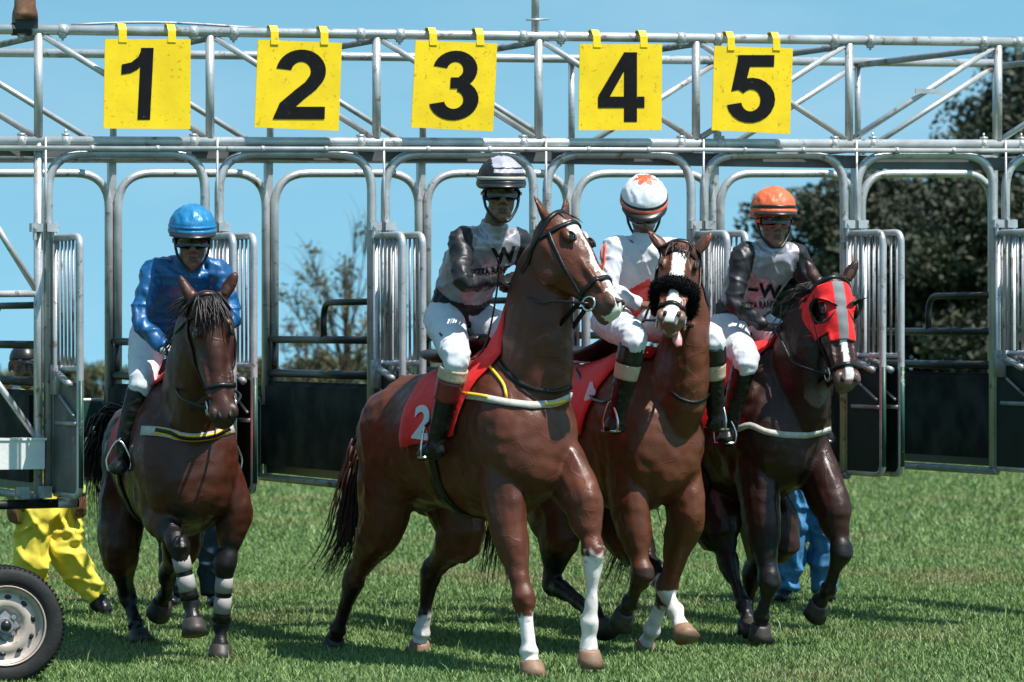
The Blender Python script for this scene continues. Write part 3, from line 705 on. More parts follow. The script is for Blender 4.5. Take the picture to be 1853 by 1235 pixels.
for num, cor, hk, dg_ in BD:
    root, bv = board(num, cor, hk)
    tag(root, 'yellow hanging board with the black number %s' % ['one', 'two', 'three', 'four', 'five'][num - 1], 'number board', 'stall number boards')
    put_digit(num, root, bv, *dg_, skew={1: -.05, 2: -.03, 3: -.05, 5: -.04}.get(num, 0))

# ================================================================ HORSES
class Horse:
    """a thoroughbred: local frame a (forward), l (its left), z (up)"""
    def __init__(s, name, breast, phi, pitch=0, dz=0.0, drop=0.0):
        s.name = name; s.F = V((math.sin(R(phi)), -math.cos(R(phi)), 0)); s.L = V((math.cos(R(phi)), math.sin(R(phi)), 0))
        b = P(*breast); s.A = V((b.x, b.y, 0)) - s.F * .78; s.pitch = R(pitch); s.dz = dz; s.samples = []; s.g = G()
    def T(s, a, l, z): return s.A + s.F * a + s.L * l + V((0, 0, z))
    def B(s, a, l, z):
        """body point: pitched about the shoulder"""
        da, dzz = a - .5, z - 1.2; c, q = math.cos(s.pitch), math.sin(s.pitch)
        return s.T(.5 + da * c - dzz * q, l, 1.2 + da * q + dzz * c + s.dz)
    def px(s, p, l=None):
        """pixel seen in the vertical plane at lateral offset l"""
        return ray_plane(p[0], p[1], s.T(0, l if l is not None else p[2], 0), s.L)
    def local(s, p): d = p - s.A; return d.dot(s.F), d.dot(s.L), d.z
    headscale = (1.2, 1.16); neckscale = 1.08
    TR = [(-.82, 1.26, .06, .10), (-.76, 1.25, .15, .20), (-.66, 1.25, .225, .27), (-.50, 1.255, .275, .315), (-.30, 1.25, .275, .30), (-.08, 1.225, .285, .315), (.12, 1.205, .285, .34), (.30, 1.205, .275, .365), (.45, 1.215, .27, .375), (.58, 1.20, .265, .325), (.69, 1.165, .235, .265), (.765, 1.14, .165, .185), (.80, 1.15, .07, .08)]
    def torso(s):
        rr = []
        TR = s.TR; rad = [(r[2], r[3]) for r in TR]; pts = [V((r[0], 0, r[1])) for r in TR]
        pts = [V((q.x, 0, q.z - .055)) for q in pts]; rad = [(a * 1.01, b * 1.13) for a, b in rad]
        p2, r2 = smooth_path(pts, rad, 3)
        for p, (w, h) in zip(p2, r2):
            ring = []
            for j in range(24):
                a = 2 * math.pi * j / 24; x = math.cos(a); y = math.sin(a)
                k = 1 - .10 * max(0, y) ** 2 * abs(x)          # slightly roof shaped back
                ring.append(s.B(p.x, x * w * k, p.z + y * h))
            rr.append(ring)
        s.g.rings(rr)
        def blob(a, l, z, ra, rl, rz, tilt=0):
            c = s.B(a, l, z); q = R(tilt); f = s.F * math.cos(q) + V((0, 0, math.sin(q))); u = V((0, 0, math.cos(q))) - s.F * math.sin(q)
            s.g.ell(c, f * ra, s.L * rl, u * rz)
        for sg in (-1, 1):
            blob(.50, .165 * sg, 1.16, .16, .105, .25, -25); blob(.65, .105 * sg, 1.02, .125, .12, .20)
            blob(-.50, .155 * sg, 1.22, .27, .135, .26, 15); blob(-.62, .13 * sg, 1.05, .17, .12, .22)
            blob(.42, .16 * sg, .98, .14, .095, .16); blob(.60, .20 * sg, 1.10, .055, .05, .16, -30)
    def front_leg(s, l, elbow, knee, fet, sole, toe=None):
        E, K, F_, So = [s.px(p, l) if len(p) == 2 else P(p[0], p[1], s.T(p[2], l, 0).y) for p in (elbow, knee, fet, sole)]
        E = E + s.L * 0; S = s.B(.50, l * .92, 1.18)
        ax = (So - F_).normalized(); Co = So - ax * .075
        pts = [S, (S + E) / 2, E, E.lerp(K, .35), E.lerp(K, .72), K + (E - K).normalized() * .065, K, K + (F_ - K).normalized() * .065, K.lerp(F_, .5), K.lerp(F_, .85), F_, F_.lerp(Co, .5), Co]
        rad = [(.095, .16), (.10, .15), (.094, .125), (.082, .098), (.050, .058), (.050, .055), (.063, .064), (.042, .047), (.030, .038), (.032, .040), (.049, .055), (.033, .037), (.049, .051)]
        s.g.tube(pts, rad, lat=s.L, n=14, sub=3)
        s.g.ell(K + s.F * .022, s.F * .042, s.L * .046, (E - K).normalized() * .048); s.g.ell(F_ - s.F * .030, s.F * .026, s.L * .034, (K - F_).normalized() * .04)
        s.g.ell(E.lerp(K, .22) + s.L * (.02 if l > 0 else -.02), s.F * .07, s.L * .045, (E - K).normalized() * .13)
        s.hoof(F_, Co, So); s.sample('F%d' % (1 if l > 0 else 0), [E, K, F_, Co])
    def hind_leg(s, l, stifle, hock, fet, sole):
        St, H, F_, So = [s.px(p, l) if len(p) == 2 else P(p[0], p[1], s.T(p[2], l, 0).y) for p in (stifle, hock, fet, sole)]
        hip = s.B(-.50, l * .85, 1.20)
        ax = (So - F_).normalized(); Co = So - ax * .075; back = -s.F
        pts = [hip, hip.lerp(St, .55), St, St.lerp(H, .3), St.lerp(H, .65), H + (St - H).normalized() * .07 + back * .012, H, H + (F_ - H).normalized() * .07, H.lerp(F_, .5), H.lerp(F_, .86), F_, F_.lerp(Co, .5), Co]
        rad = [(.13, .26), (.135, .22), (.11, .16), (.095, .122), (.054, .072), (.046, .068), (.054, .076), (.042, .054), (.033, .040), (.034, .042), (.050, .056), (.034, .038), (.049, .051)]
        s.g.tube(pts, rad, lat=s.L, n=14, sub=3)
        s.g.ell(H + back * .04 + V((0, 0, .03)), s.F * .035, s.L * .026, V((0, 0, .05)))
        s.hoof(F_, Co, So); s.sample('H%d' % (1 if l > 0 else 0), [St, H, F_, Co])
    def hoof(s, F_, Co, So):
        ax = (So - Co).normalized(); fw = (s.F - ax * s.F.dot(ax)).normalized(); la = ax.cross(fw)
        g = G(); rr = []
        for t, ra, rf in ((0, .049, .051), (.12, .054, .057), (.5, .060, .064), (1.0, .069, .075)):
            c = Co + ax * (t * .085 - .006) + fw * (.020 * t); rr.append([c + la * (math.cos(2 * math.pi * j / 20) * ra) + fw * (math.sin(2 * math.pi * j / 20) * rf * (1 if math.sin(2 * math.pi * j / 20) > 0 else .75)) for j in range(20)])
        g.rings(rr); s.hoofs = getattr(s, 'hoofs', []); s.hoofs.append(g)
    def sample(s, tagname, pts):
        tot = 0
        for i in range(len(pts) - 1):
            for k in range(10): s.samples.append((pts[i].lerp(pts[i + 1], k / 10), tagname, i + k / 10))
        s.samples.append((pts[-1], tagname, len(pts) - 1))
    def neck_head(s, neck, poll, muzzle, fore, hl=.60, ears=((.10, .05), (.10, .05)), nr=None, ear_dirs=None):
        """neck: world points from the shoulder up; poll, muzzle: world points; fore: direction the forehead looks"""
        ax = (muzzle - poll).normalized(); fo = (fore - ax * fore.dot(ax)).normalized(); la = ax.cross(fo).normalized()
        if la.dot(s.L) < 0 and abs(la.dot(s.L)) > .01: la = -la
        s.hax, s.hfo, s.hla, s.poll, s.hlen = ax, fo, la, poll, (muzzle - poll).length
        throat = poll + ax * .11 - fo * .055
        pts = [s.B(.42, 0, 1.28)] + neck + [throat]
        nr = [(a * s.neckscale, b * s.neckscale) for a, b in [(.17, .30), (.145, .245), (.112, .195), (.092, .150), (.080, .115)]]
        N = len(pts); rr = []
        p2, r2 = smooth_path(pts, [nr[min(i, len(nr) - 1)] for i in range(N)] if N == len(nr) else [tuple(np.interp(i / (N - 1), np.linspace(0, 1, len(nr)), [q[k] for q in nr]) for k in (0, 1)) for i in range(N)], 4)
        for i in range(len(p2)):
            t = (p2[min(i + 1, len(p2) - 1)] - p2[max(0, i - 1)]).normalized(); f = i / (len(p2) - 1)
            lat = (s.L * (1 - f) + la * f); lat = (lat - t * lat.dot(t)).normalized(); d = t.cross(lat)
            rr.append([p2[i] + lat * (math.cos(2 * math.pi * j / 20) * r2[i][0]) + d * (math.sin(2 * math.pi * j / 20) * r2[i][1]) for j in range(20)])
        s.g.rings(rr); s.neckpath = (p2, r2); s.sample('N', p2[::4])
        HS = s.headscale
        HR = [(t_, a_ * HS[0], b_ * HS[1], c_ * HS[1]) for t_, a_, b_, c_ in [(-.06, .045, .05, .0), (.0, .078, .085, -.012), (.10, .092, .112, -.035), (.22, .100, .130, -.05), (.34, .096, .132, -.055), (.46, .080, .112, -.045), (.58, .062, .086, -.03), (.70, .053, .070, -.02), (.80, .051, .062, -.014), (.89, .055, .060, -.012), (.955, .050, .052, -.014), (1.0, .030, .034, -.016)]]
        rr = []
        for t, wl, wd, of in HR:
            c = poll + ax * (t * s.hlen) + fo * of; ring = []
            for j in range(24):
                a = 2 * math.pi * j / 24; x, y = math.cos(a), math.sin(a)
                x = math.copysign(abs(x) ** .85, x); y = math.copysign(abs(y) ** .85, y)
                taper = 1 - .30 * max(0, y) * (1 if .05 < t < .6 else .6) + (0 if t > .55 else .0) - (.25 * max(0, -y) if t > .3 else .12 * max(0, -y))
                ring.append(c + la * (x * wl * taper) + fo * (y * wd))
            rr.append(ring)
        s.g.rings(rr)
        hp = lambda t, l, f: poll + ax * (t * s.hlen) + la * (l * HS[0]) + fo * (f * HS[1])
        s.hp = hp
        for sg in (-1, 1):
            s.g.ell(hp(.245, .070 * sg, .045), ax * .045, la * .026, fo * .024)            # brow
            s.g.ell(hp(.33, .060 * sg, -.095), ax * .095, la * .034, fo * .085)           # cheek
            s.g.ell(hp(.60, .052 * sg, .022), ax * .13, la * .012, fo * .018)             # facial crest
            s.g.ell(hp(.905, .043 * sg, .018), ax * .042, la * .022, fo * .030)           # nostril rim
        s.g.ell(hp(.93, 0, -.060), ax * .045, la * .036, fo * .026); s.g.ell(hp(.86, 0, -.062), ax * .05, la * .03, fo * .024)
        for k, sg in enumerate((-1, 1)):
            d = (ear_dirs[k] if ear_dirs else (-ax * 1.0 + la * .35 * sg + fo * .15)).normalized()
            b = hp(.015, .056 * sg, .012); wd = d.cross(fo).normalized(); 
            s.g.tube([b - d * .03, b + d * .02, b + d * .07, b + d * .12, b + d * .155], [(.026, .022), (.030, .022), (.036, .019), (.026, .015), (.006, .006)], lat=wd, n=12, sub=3)
        s.sample('HD', [poll, muzzle])
        s.ear_dirs = ear_dirs
    def finish(s, coat, legs, blaze=None, hoof_mats=None, label='', cat='horse', voxel=.0095, blotch=None):
        """coat: body colour; legs: per leg list of (t from, colour) sorted from top; blaze(t)->half width of white"""
        me = remesh(s.g, voxel, 6, .5, (-.008, 8.5, 1.0)); s.root = empty(s.name, s.T(0, 0, 0))
        kd = KDTree(len(s.samples))
        for i, q in enumerate(s.samples): kd.insert(q[0], i)
        kd.balance(); n = len(me.vertices); col = np.ones((n, 4), np.float32)
        for i, v in enumerate(me.vertices):
            _, idx, dist = kd.find(v.co); tg, t = s.samples[idx][1], s.samples[idx][2]
            c = V(coat); nz = noise.noise(v.co * 9) * .10 + noise.noise(v.co * 34) * .16
            if tg in legs and dist < .16:
                for t0, cc in legs[tg]:
                    k = min(1, max(0, (t + nz - t0) / .12)); c = c.lerp(V(cc), k)
            d = v.co - s.poll; u = d.dot(s.hax) / s.hlen
            if -.15 < u < 1.1 and d.length < .72:
                l = d.dot(s.hla); f = d.dot(s.hfo)
                if abs(l) < .14 and -.25 < f < .13:
                    if u > .80: k = min(1, (u - .80) / .14); c = c.lerp(V(blotch or (.025, .015, .013)), k * .85)
                    if blaze:
                        hw, ce = blaze(u)
                        if hw > 0 and f > (-.03 if u < .85 else -.06) and abs(l - ce + noise.noise(v.co * 30) * .006) < hw: c = V((.70, .66, .62))
            col[i, :3] = c[:]
        at = me.color_attributes.new('coat', 'FLOAT_COLOR', 'POINT'); at.data.foreach_set('color', col.ravel())
        s.me = me; s.body = link('body', me, 'coat', s.root); s.bvh = bvh_of(me)
        for k, g in enumerate(s.hoofs): link('hoof', g.mesh(), (hoof_mats or ['hoof_dark'] * 4)[k], s.root)
        def side_hit(t, f, sg, tilt=0.0):
            d = (s.hla * sg + s.hfo * tilt).normalized(); o_ = s.hp(t, 0, f); hit = s.bvh.ray_cast(o_ + d * .3, -d); return (hit[0] if hit[0] is not None else o_ + d * .1), d
        for sg in (-1, 1):
            q, d = side_hit(.285, .030, sg, .35); lo = (s.hfo - d * s.hfo.dot(d)).normalized()
            e = G().ell(q - d * .004, s.hax * .027, d * .013, lo * .018, 14, 9); link('eye', e.mesh(), 'eye', s.root)
            r = G(); r.tube([q + d * .001 + s.hax * (.030 * math.cos(a)) + lo * (.021 * math.sin(a)) for a in [R(20 + 140 * k / 10) for k in range(11)]], .006, n=6, sub=1); link('eyelid', r.mesh(), 'nostril', s.root)
            q, d = side_hit(.925, .020, sg, .55); lo = (s.hfo - d * s.hfo.dot(d)).normalized()
            e = G().ell(q - d * .004, (s.hax * .8 + lo * .6) * .027, d * .009, (lo * .8 - s.hax * .6) * .016, 12, 8); link('nostril', e.mesh(), 'nostril', s.root)
        for k, sg in enumerate((-1, 1)):
            d = (s.ear_dirs[k] if s.ear_dirs else (-s.hax * 1.0 + s.hla * .35 * sg + s.hfo * .15)).normalized(); b = s.hp(.015, .056 * sg, .012); wd = d.cross(s.hfo).normalized(); fo = wd.cross(d)
            if fo.dot(s.hfo) < 0: fo = -fo
            e = G().tube([b + d * .03 + fo * .014, b + d * .07 + fo * .0135, b + d * .125 + fo * .010], [(.014, .006), (.020, .007), (.006, .003)], lat=wd, n=10); link('inner_ear', e.mesh(), 'hair_brown', s.root)
        return s.root
    def part(s, name, g, m, smooth=True, label=None):
        me = g.mesh(smooth) if isinstance(g, G) else g; o = link(name, me, m, s.root)
        if label: o['label'] = label
        return o
    def mane(s, m, n=260, length=.2, side=-1, forelock=30, fl_len=.16):
        random.seed(15); p2, r2 = s.neckpath; g = G()
        for k in range(n):
            f = random.uniform(.22, 1.0); x = f * (len(p2) - 1); i = min(int(x), len(p2) - 2); q = p2[i].lerp(p2[i + 1], x - i); t = (p2[i + 1] - p2[i]).normalized()
            lat = (s.L * (1 - f) + s.hla * f); lat = (lat - t * lat.dot(t)).normalized(); d = t.cross(lat)
            up = d if d.dot(V((0, 0, 1)) - s.F * 1.2) > 0 else -d
            root = q + up * (r2[i][1] * .93); hair(g, root, up * .7 + lat * side * .8 - V((0, 0, .2)), length * random.uniform(.6, 1.2), .007, 1.6, .25)
        s.part('mane', g, m); g = G()
        for k in range(forelock): hair(g, s.hp(.01 + random.uniform(-.03, .05), random.uniform(-.05, .05), .065), s.hfo * .5 + s.hax * .9 + s.hla * random.uniform(-.5, .5), fl_len * random.uniform(.5, 1.2), .007, .8, .3)
        if forelock: s.part('forelock', g, m)
    def tail(s, m, path, n=150, spread=.05, wid=.010, flare=1.6):
        """path: world points along the core of the tail"""
        random.seed(3); g = G(); p2, _ = smooth_path(path, [(1, 1)] * len(path), 4); N = len(p2)
        g.tube(p2[:max(4, N // 2)], [.032 * (1 - .75 * i / max(4, N // 2)) + .006 for i in range(max(4, N // 2))], n=10, sub=1)
        for k in range(n):
            off = V((random.gauss(0, 1), random.gauss(0, 1), random.gauss(0, .6))) * spread; st = random.randint(0, int(N * .45)); en = random.randint(int(N * .72), N - 1)
            pts = [p2[i] + off * (.25 + flare * (i / N) ** 1.3) + V((random.gauss(0, .006), random.gauss(0, .006), 0)) for i in range(st, en + 1)]
            rd = [wid * (1 - .93 * j / (len(pts) - 1)) * random.uniform(.5, .9) for j in range(len(pts))]
            g.tube(pts, rd, n=3, sub=1)
        s.part('tail', g, m)
    def strap(s, name, pix, wid, m, off=.006):
        g = strap_px(s.bvh, pix, wid, off)
        if g.v: return s.part(name, g, m)
    def bridle(s, m='leather', nose=.66, cheek=True, rein_to=None, browband=True):
        """straps run round the head at stations along its axis"""
        def ring(t, off=.007, a0=0, a1=360, n=28, tilt=0):
            pp, nn = [], []
            for k in range(n + 1):
                a = R(a0 + (a1 - a0) * k / n); d = s.hla * math.cos(a) + s.hfo * math.sin(a)
                c = s.hp(t + tilt * math.sin(a), 0, -.02); hit = s.bvh.ray_cast(c + d * .35, -d)
                if hit[0] is None: continue
                pp.append(hit[0] + d * off); nn.append(d)
            return pp, nn
        g = G(); ribbon(g, *ring(nose), .011); s.part('noseband', g, m)
        if browband: g = G(); ribbon(g, *ring(.12, a0=-15, a1=195, tilt=.02), .010); s.part('browband', g, m)
        g = G(); ribbon(g, *ring(.065, a0=-80, a1=260, tilt=-.08), .011); s.part('headpiece', g, m)
        for sg in (-1, 1):
            pp, nn = [], []
            for k in range(15):
                t = .10 + (.80 - .10) * k / 14; f = .0 - .075 * (k / 14); c = s.hp(t, 0, f); d = s.hla * sg; hit = s.bvh.ray_cast(c + d * .3, -d)
                if hit[0] is not None: pp.append(hit[0] + d * .007); nn.append(d)
            if len(pp) > 3: g = G(); ribbon(g, pp, nn, .009); s.part('cheekpiece', g, m)
            c = s.hp(.815, .058 * sg, -.052); rr = [c + (s.hax * math.cos(2 * math.pi * k / 16) + s.hfo * math.sin(2 * math.pi * k / 16)) * .034 for k in range(17)]
            g = G(); g.tube(rr, .0055, lat=s.hla, n=8, sub=1); s.part('bit_ring', g, 'chrome')
            if rein_to is not None:
                hnd = rein_to[0] if sg < 0 else rein_to[-1]; mid = (c + hnd) / 2 + V((0, 0, -.05)) + s.hla * .05 * sg
                g = G(); g.tube([c, c.lerp(mid, .5) + s.hla * .035 * sg, mid, mid.lerp(hnd, .5), hnd], .0075, n=6, sub=4); s.part('rein', g, m)
    def cloth(s, m='red', a0=-.42, a1=.30, slant=.29):
        """saddle cloth hugging the back on both sides, with a thickness"""
        NA, NL = 16, 22; vs = []; fs = []
        for lay in (0, 1):
            for i in range(NA + 1):
                for j in range(NL + 1):
                    q = j / NL * 2 - 1; aq = abs(q); f = i / NA
                    a = a0 + (a1 - a0) * f - slant * aq * (f - .15) + .0; ang = R(90 - q * 104 + 0)
                    ctr = s.B(a, 0, 1.22); d = s.L * math.cos(ang) + (s.B(a, 0, 1.5) - s.B(a, 0, 1.2)).normalized() * math.sin(ang)
                    hit = s.bvh.ray_cast(ctr + d * .9, -d); p = hit[0] if hit[0] is not None else ctr + d * .3
                    flap = .010 + .030 * max(0, aq - .55) * (1 + .5 * math.sin(i * 1.1))
                    vs.append(p + d * (flap + .007 * lay))
        n = (NA + 1) * (NL + 1)
        for i in range(NA):
            for j in range(NL): a = i * (NL + 1) + j; f = (a, a + 1, a + NL + 2, a + NL + 1); fs += [tuple(n + x for x in f), f[::-1]]
        edge = [(i * (NL + 1), (i + 1) * (NL + 1)) for i in range(NA)] + [(i * (NL + 1) + NL, (i + 1) * (NL + 1) + NL) for i in range(NA)] + [(j, j + 1) for j in range(NL)] + [(NA * (NL + 1) + j, NA * (NL + 1) + j + 1) for j in range(NL)]
        for a, b in edge: fs.append((a, b, n + b, n + a))
        me = pydata(vs, fs); bm = bmesh.new(); bm.from_mesh(me); bmesh.ops.recalc_face_normals(bm, faces=bm.faces); bm.to_mesh(me); bm.free()
        s.part('saddle_cloth', me, m); s.cbvh = bvh_of(me)
        g = G(); pts = [s.B(a, 0, z) for a, z in ((-.22, 1.63), (-.12, 1.60), (.0, 1.585), (.12, 1.60), (.22, 1.655))]; g.tube(pts, [(.12, .02), (.15, .035), (.15, .04), (.13, .04), (.06, .02)], lat=s.L, n=14); s.part('saddle', g, 'leather')
    def girth(s):
        g = G(); pp, nn = [], []
        for k in range(40):
            a = R(-200 + 220 * k / 39); c = s.B(.14, 0, 1.2); d = s.L * math.cos(a) + V((0, 0, 1)) * math.sin(a); hit = s.bvh.ray_cast(c + d * .9, -d)
            if hit[0] is not None: pp.append(hit[0] + d * .008); nn.append(d)
        ribbon(g, pp, nn, .05); s.part('girth', g, 'leather')
BLK = (.010, .008, .008)

# ---- horse 3: chestnut in the middle, head turned aside
h3 = Horse('racehorse', (988, 830, 19.25), 31, 7.5, .02)
h3.headscale = (1.26, 1.24); h3.neckscale = 1.13; h3.torso()
h3.front_leg(-.15, (915, 925), (948, 1085), (958, 1180), (962, 1226))
h3.front_leg(.15, (1052, 905), (1074, 1000), (1068, 1125), (1064, 1205))
h3.hind_leg(-.15, (690, 950), (640, 1050), (612, 1140), (598, 1174))
h3.hind_leg(.15, (835, 960), (780, 1040), (762, 1145), (755, 1186))
hd = lambda h, px, py, a: P(px, py, h.T(a, 0, 0).y)
h3.neck_head([hd(h3, 958, 690, .52), hd(h3, 972, 590, .60), hd(h3, 984, 500, .62)], hd(h3, 1000, 408, .66), hd(h3, 1118, 568, .98), V((.75, -.35, .60)),
             ear_dirs=[V((-.42, -.1, .75)), V((.12, .15, .9))])
CH = (.086, .0235, .0105); WS = (.72, .66, .62)
h3.finish(CH, {'F0': [(1.30, WS)], 'F1': [(1.02, WS)], 'H0': [(.9, (.02, .009, .007))], 'H1': [(.7, (.03, .012, .008)), (1.62, WS)]},
          blaze=lambda u: (.034, -.028) if .10 < u < .25 else ((.013, -.022) if u < .62 and u >= .25 else ((.024, .0) if .62 <= u < .80 else ((.045, .0) if u >= .8 else (0, 0)))),
          hoof_mats=['hoof', 'hoof', 'hoof_dark', 'hoof'], blotch=(.10, .05, .04))
# ---- horse 1: dark bay in blue colours
h1 = Horse('racehorse', (348, 850, 19.75), 13, 6, -.11)
h1.torso()
LEG1 = ((285, 925, .52), (322, 985, .80), (345, 1090, .78), (352, 1150, .84)), ((425, 925, .52), (408, 1020, .56), (400, 1130, .50), (397, 1196, .53))
h1.front_leg(-.16, *LEG1[0]); h1.front_leg(.16, *LEG1[1])
h1.hind_leg(-.17, (215, 985, -.33), (228, 1070, -.68), (245, 1130, -.60), (258, 1168, -.54))
h1.hind_leg(.15, (330, 975, -.35), (305, 1035, -.72), (300, 1075, -.80), (287, 1105, -.90))
h1.neck_head([hd(h1, 346, 735, .62), hd(h1, 350, 655, .80), hd(h1, 358, 600, .90)], hd(h1, 374, 545, 1.02), hd(h1, 408, 772, 1.22), V((.16, -1, .25)),
             ear_dirs=[V((-.40, .1, .8)), V((.42, .1, .75))])
BAY = (.052, .0145, .0075)
h1.finish(BAY, {'F0': [(.55, BLK)], 'F1': [(.45, BLK)], 'H0': [(.3, BLK)], 'H1': [(.3, BLK)]})
# ---- horse 4: bright chestnut with the fleece noseband
h4 = Horse('racehorse', (1218, 830, 20.1), 28, 5, .0)
h4.torso()
h4.front_leg(-.15, (1142, 930), (1162, 1040), (1140, 1090), (1122, 1122))
h4.front_leg(.15, (1242, 930), (1208, 1062), (1180, 1140), (1160, 1184))
h4.hind_leg(-.13, (1010, 960), (1000, 1055), (1075, 1110), (1098, 1150))
h4.hind_leg(.15, (1130, 960), (1190, 1040), (1222, 1105), (1240, 1160))
h4.neck_head([hd(h4, 1215, 720, .60), hd(h4, 1240, 630, .70), hd(h4, 1245, 560, .74)], hd(h4, 1232, 462, .80), hd(h4, 1212, 590, 1.30), V((.05, -.55, .9)), hl=.6,
             ear_dirs=[V((-.48, .1, .55)), V((.46, .1, .60))])
CB = (.098, .029, .012)
h4.finish(CB, {'F0': [(.85, (.03, .012, .008)), (1.5, BLK)], 'F1': [(1.35, WS)], 'H0': [(.3, BLK)], 'H1': [(.4, BLK), (1.15, WS)]},
          blaze=lambda u: (.034, 0) if .14 < u < .50 else ((.036, 0) if .70 < u < .99 else ((.022, 0) if .5 <= u <= .7 else (0, 0))), hoof_mats=['hoof_dark', 'hoof', 'hoof_dark', 'hoof'], blotch=(.22, .12, .09))
# ---- horse 5: dark bay with the red blinker hood
h5 = Horse('racehorse', (1448, 830, 20.8), 28, 5, .02)
h5.torso()
h5.front_leg(-.15, (1378, 940), (1392, 1052), (1378, 1115), (1372, 1156))
h5.front_leg(.15, (1505, 915), (1522, 1000), (1500, 1065), (1472, 1105))
h5.hind_leg(-.13, (1300, 950), (1318, 1020), (1345, 1095), (1362, 1150))
h5.hind_leg(.15, (1410, 960), (1360, 1040), (1350, 1110), (1352, 1148))
h5.neck_head([hd(h5, 1438, 740, .58), hd(h5, 1450, 640, .70), hd(h5, 1462, 585, .76)], hd(h5, 1503, 515, .86), hd(h5, 1533, 705, 1.10), V((.30, -1, .35)),
             ear_dirs=[V((-.40, .1, .75)), V((.42, .1, .72))])
DB = (.027, .0085, .0055)
h5.finish(DB, {'F0': [(.3, BLK)], 'F1': [(.75, BLK)], 'H0': [(.2, BLK)], 'H1': [(.2, BLK)]},
          blaze=lambda u: (.017, .0) if .45 < u < .78 else ((.024, .008) if .78 <= u < .93 else (0, 0)), blotch=(.16, .10, .085))

# ================================================================ PEOPLE
def hand_shape(g, wrist, d, pn, side, curl=55, fat=0.0):
    """palm, four bent fingers and a thumb; d: knuckle direction, pn: palm normal, side: towards the thumb"""
    d = d.normalized(); pn = (pn - d * pn.dot(d)).normalized(); sd = d.cross(pn).normalized()
    if sd.dot(side) < 0: sd = -sd
    kn = wrist + d * .085
    g.tube([wrist - d * .01, wrist + d * .03, wrist + d * .06, kn], [(.026 + fat, .021 + fat), (.036 + fat, .018 + fat), (.041 + fat, .016 + fat), (.038 + fat, .013 + fat)], lat=sd, n=12)
    for k, (off, ln) in enumerate(((.029, .92), (.010, 1.0), (-.010, .95), (-.028, .78))):
        p = kn + sd * off - d * .008; pts = [p]; a = R(curl * .45); dd = d
        for L_ in (.042, .028, .022):
            dd = d * math.cos(a) + pn * math.sin(a); p = p + dd * (L_ * ln); pts.append(p); a += R(curl)
        g.tube(pts, [.0100 + fat, .0095 + fat, .0088 + fat, .0075 + fat], n=8, sub=2)
    t0 = wrist + d * .025 + sd * .030; t1 = t0 + (d * .6 + sd * .6 + pn * .4).normalized() * .036; t2 = t1 + (d * .7 + pn * .8 + sd * .0).normalized() * .03
    g.tube([t0 - sd * .012, t1, t2], [.014 + fat, .0115 + fat, .009 + fat], n=8, sub=3)
def head_shape(g, c, f, u, s):
    f = f * 1.1; u = u * 1.1; s = s * 1.1
    E = lambda p, a, b, d: g.ell(c + s * p[0] + f * p[1] + u * p[2], s * a, f * b, u * d)
    E((0, -.012, .038), .074, .094, .084); E((0, .018, -.028), .060, .072, .088); E((0, .070, -.103), .026, .024, .020)
    E((0, .045, -.085), .045, .045, .032); E((0, .078, .030), .052, .018, .014)
    for q in (-1, 1): E((.040 * q, .062, -.018), .022, .020, .018); E((.076 * q, -.008, -.005), .010, .020, .032); E((.018 * q, .092, -.038), .011, .011, .009)
    g.tube([c + f * .084 + u * .022, c + f * .098 - u * .012, c + f * .106 - u * .036], [.011, .014, .018], n=10)
    E((0, .086, -.062), .027, .012, .008); E((0, .084, -.075), .024, .012, .009)
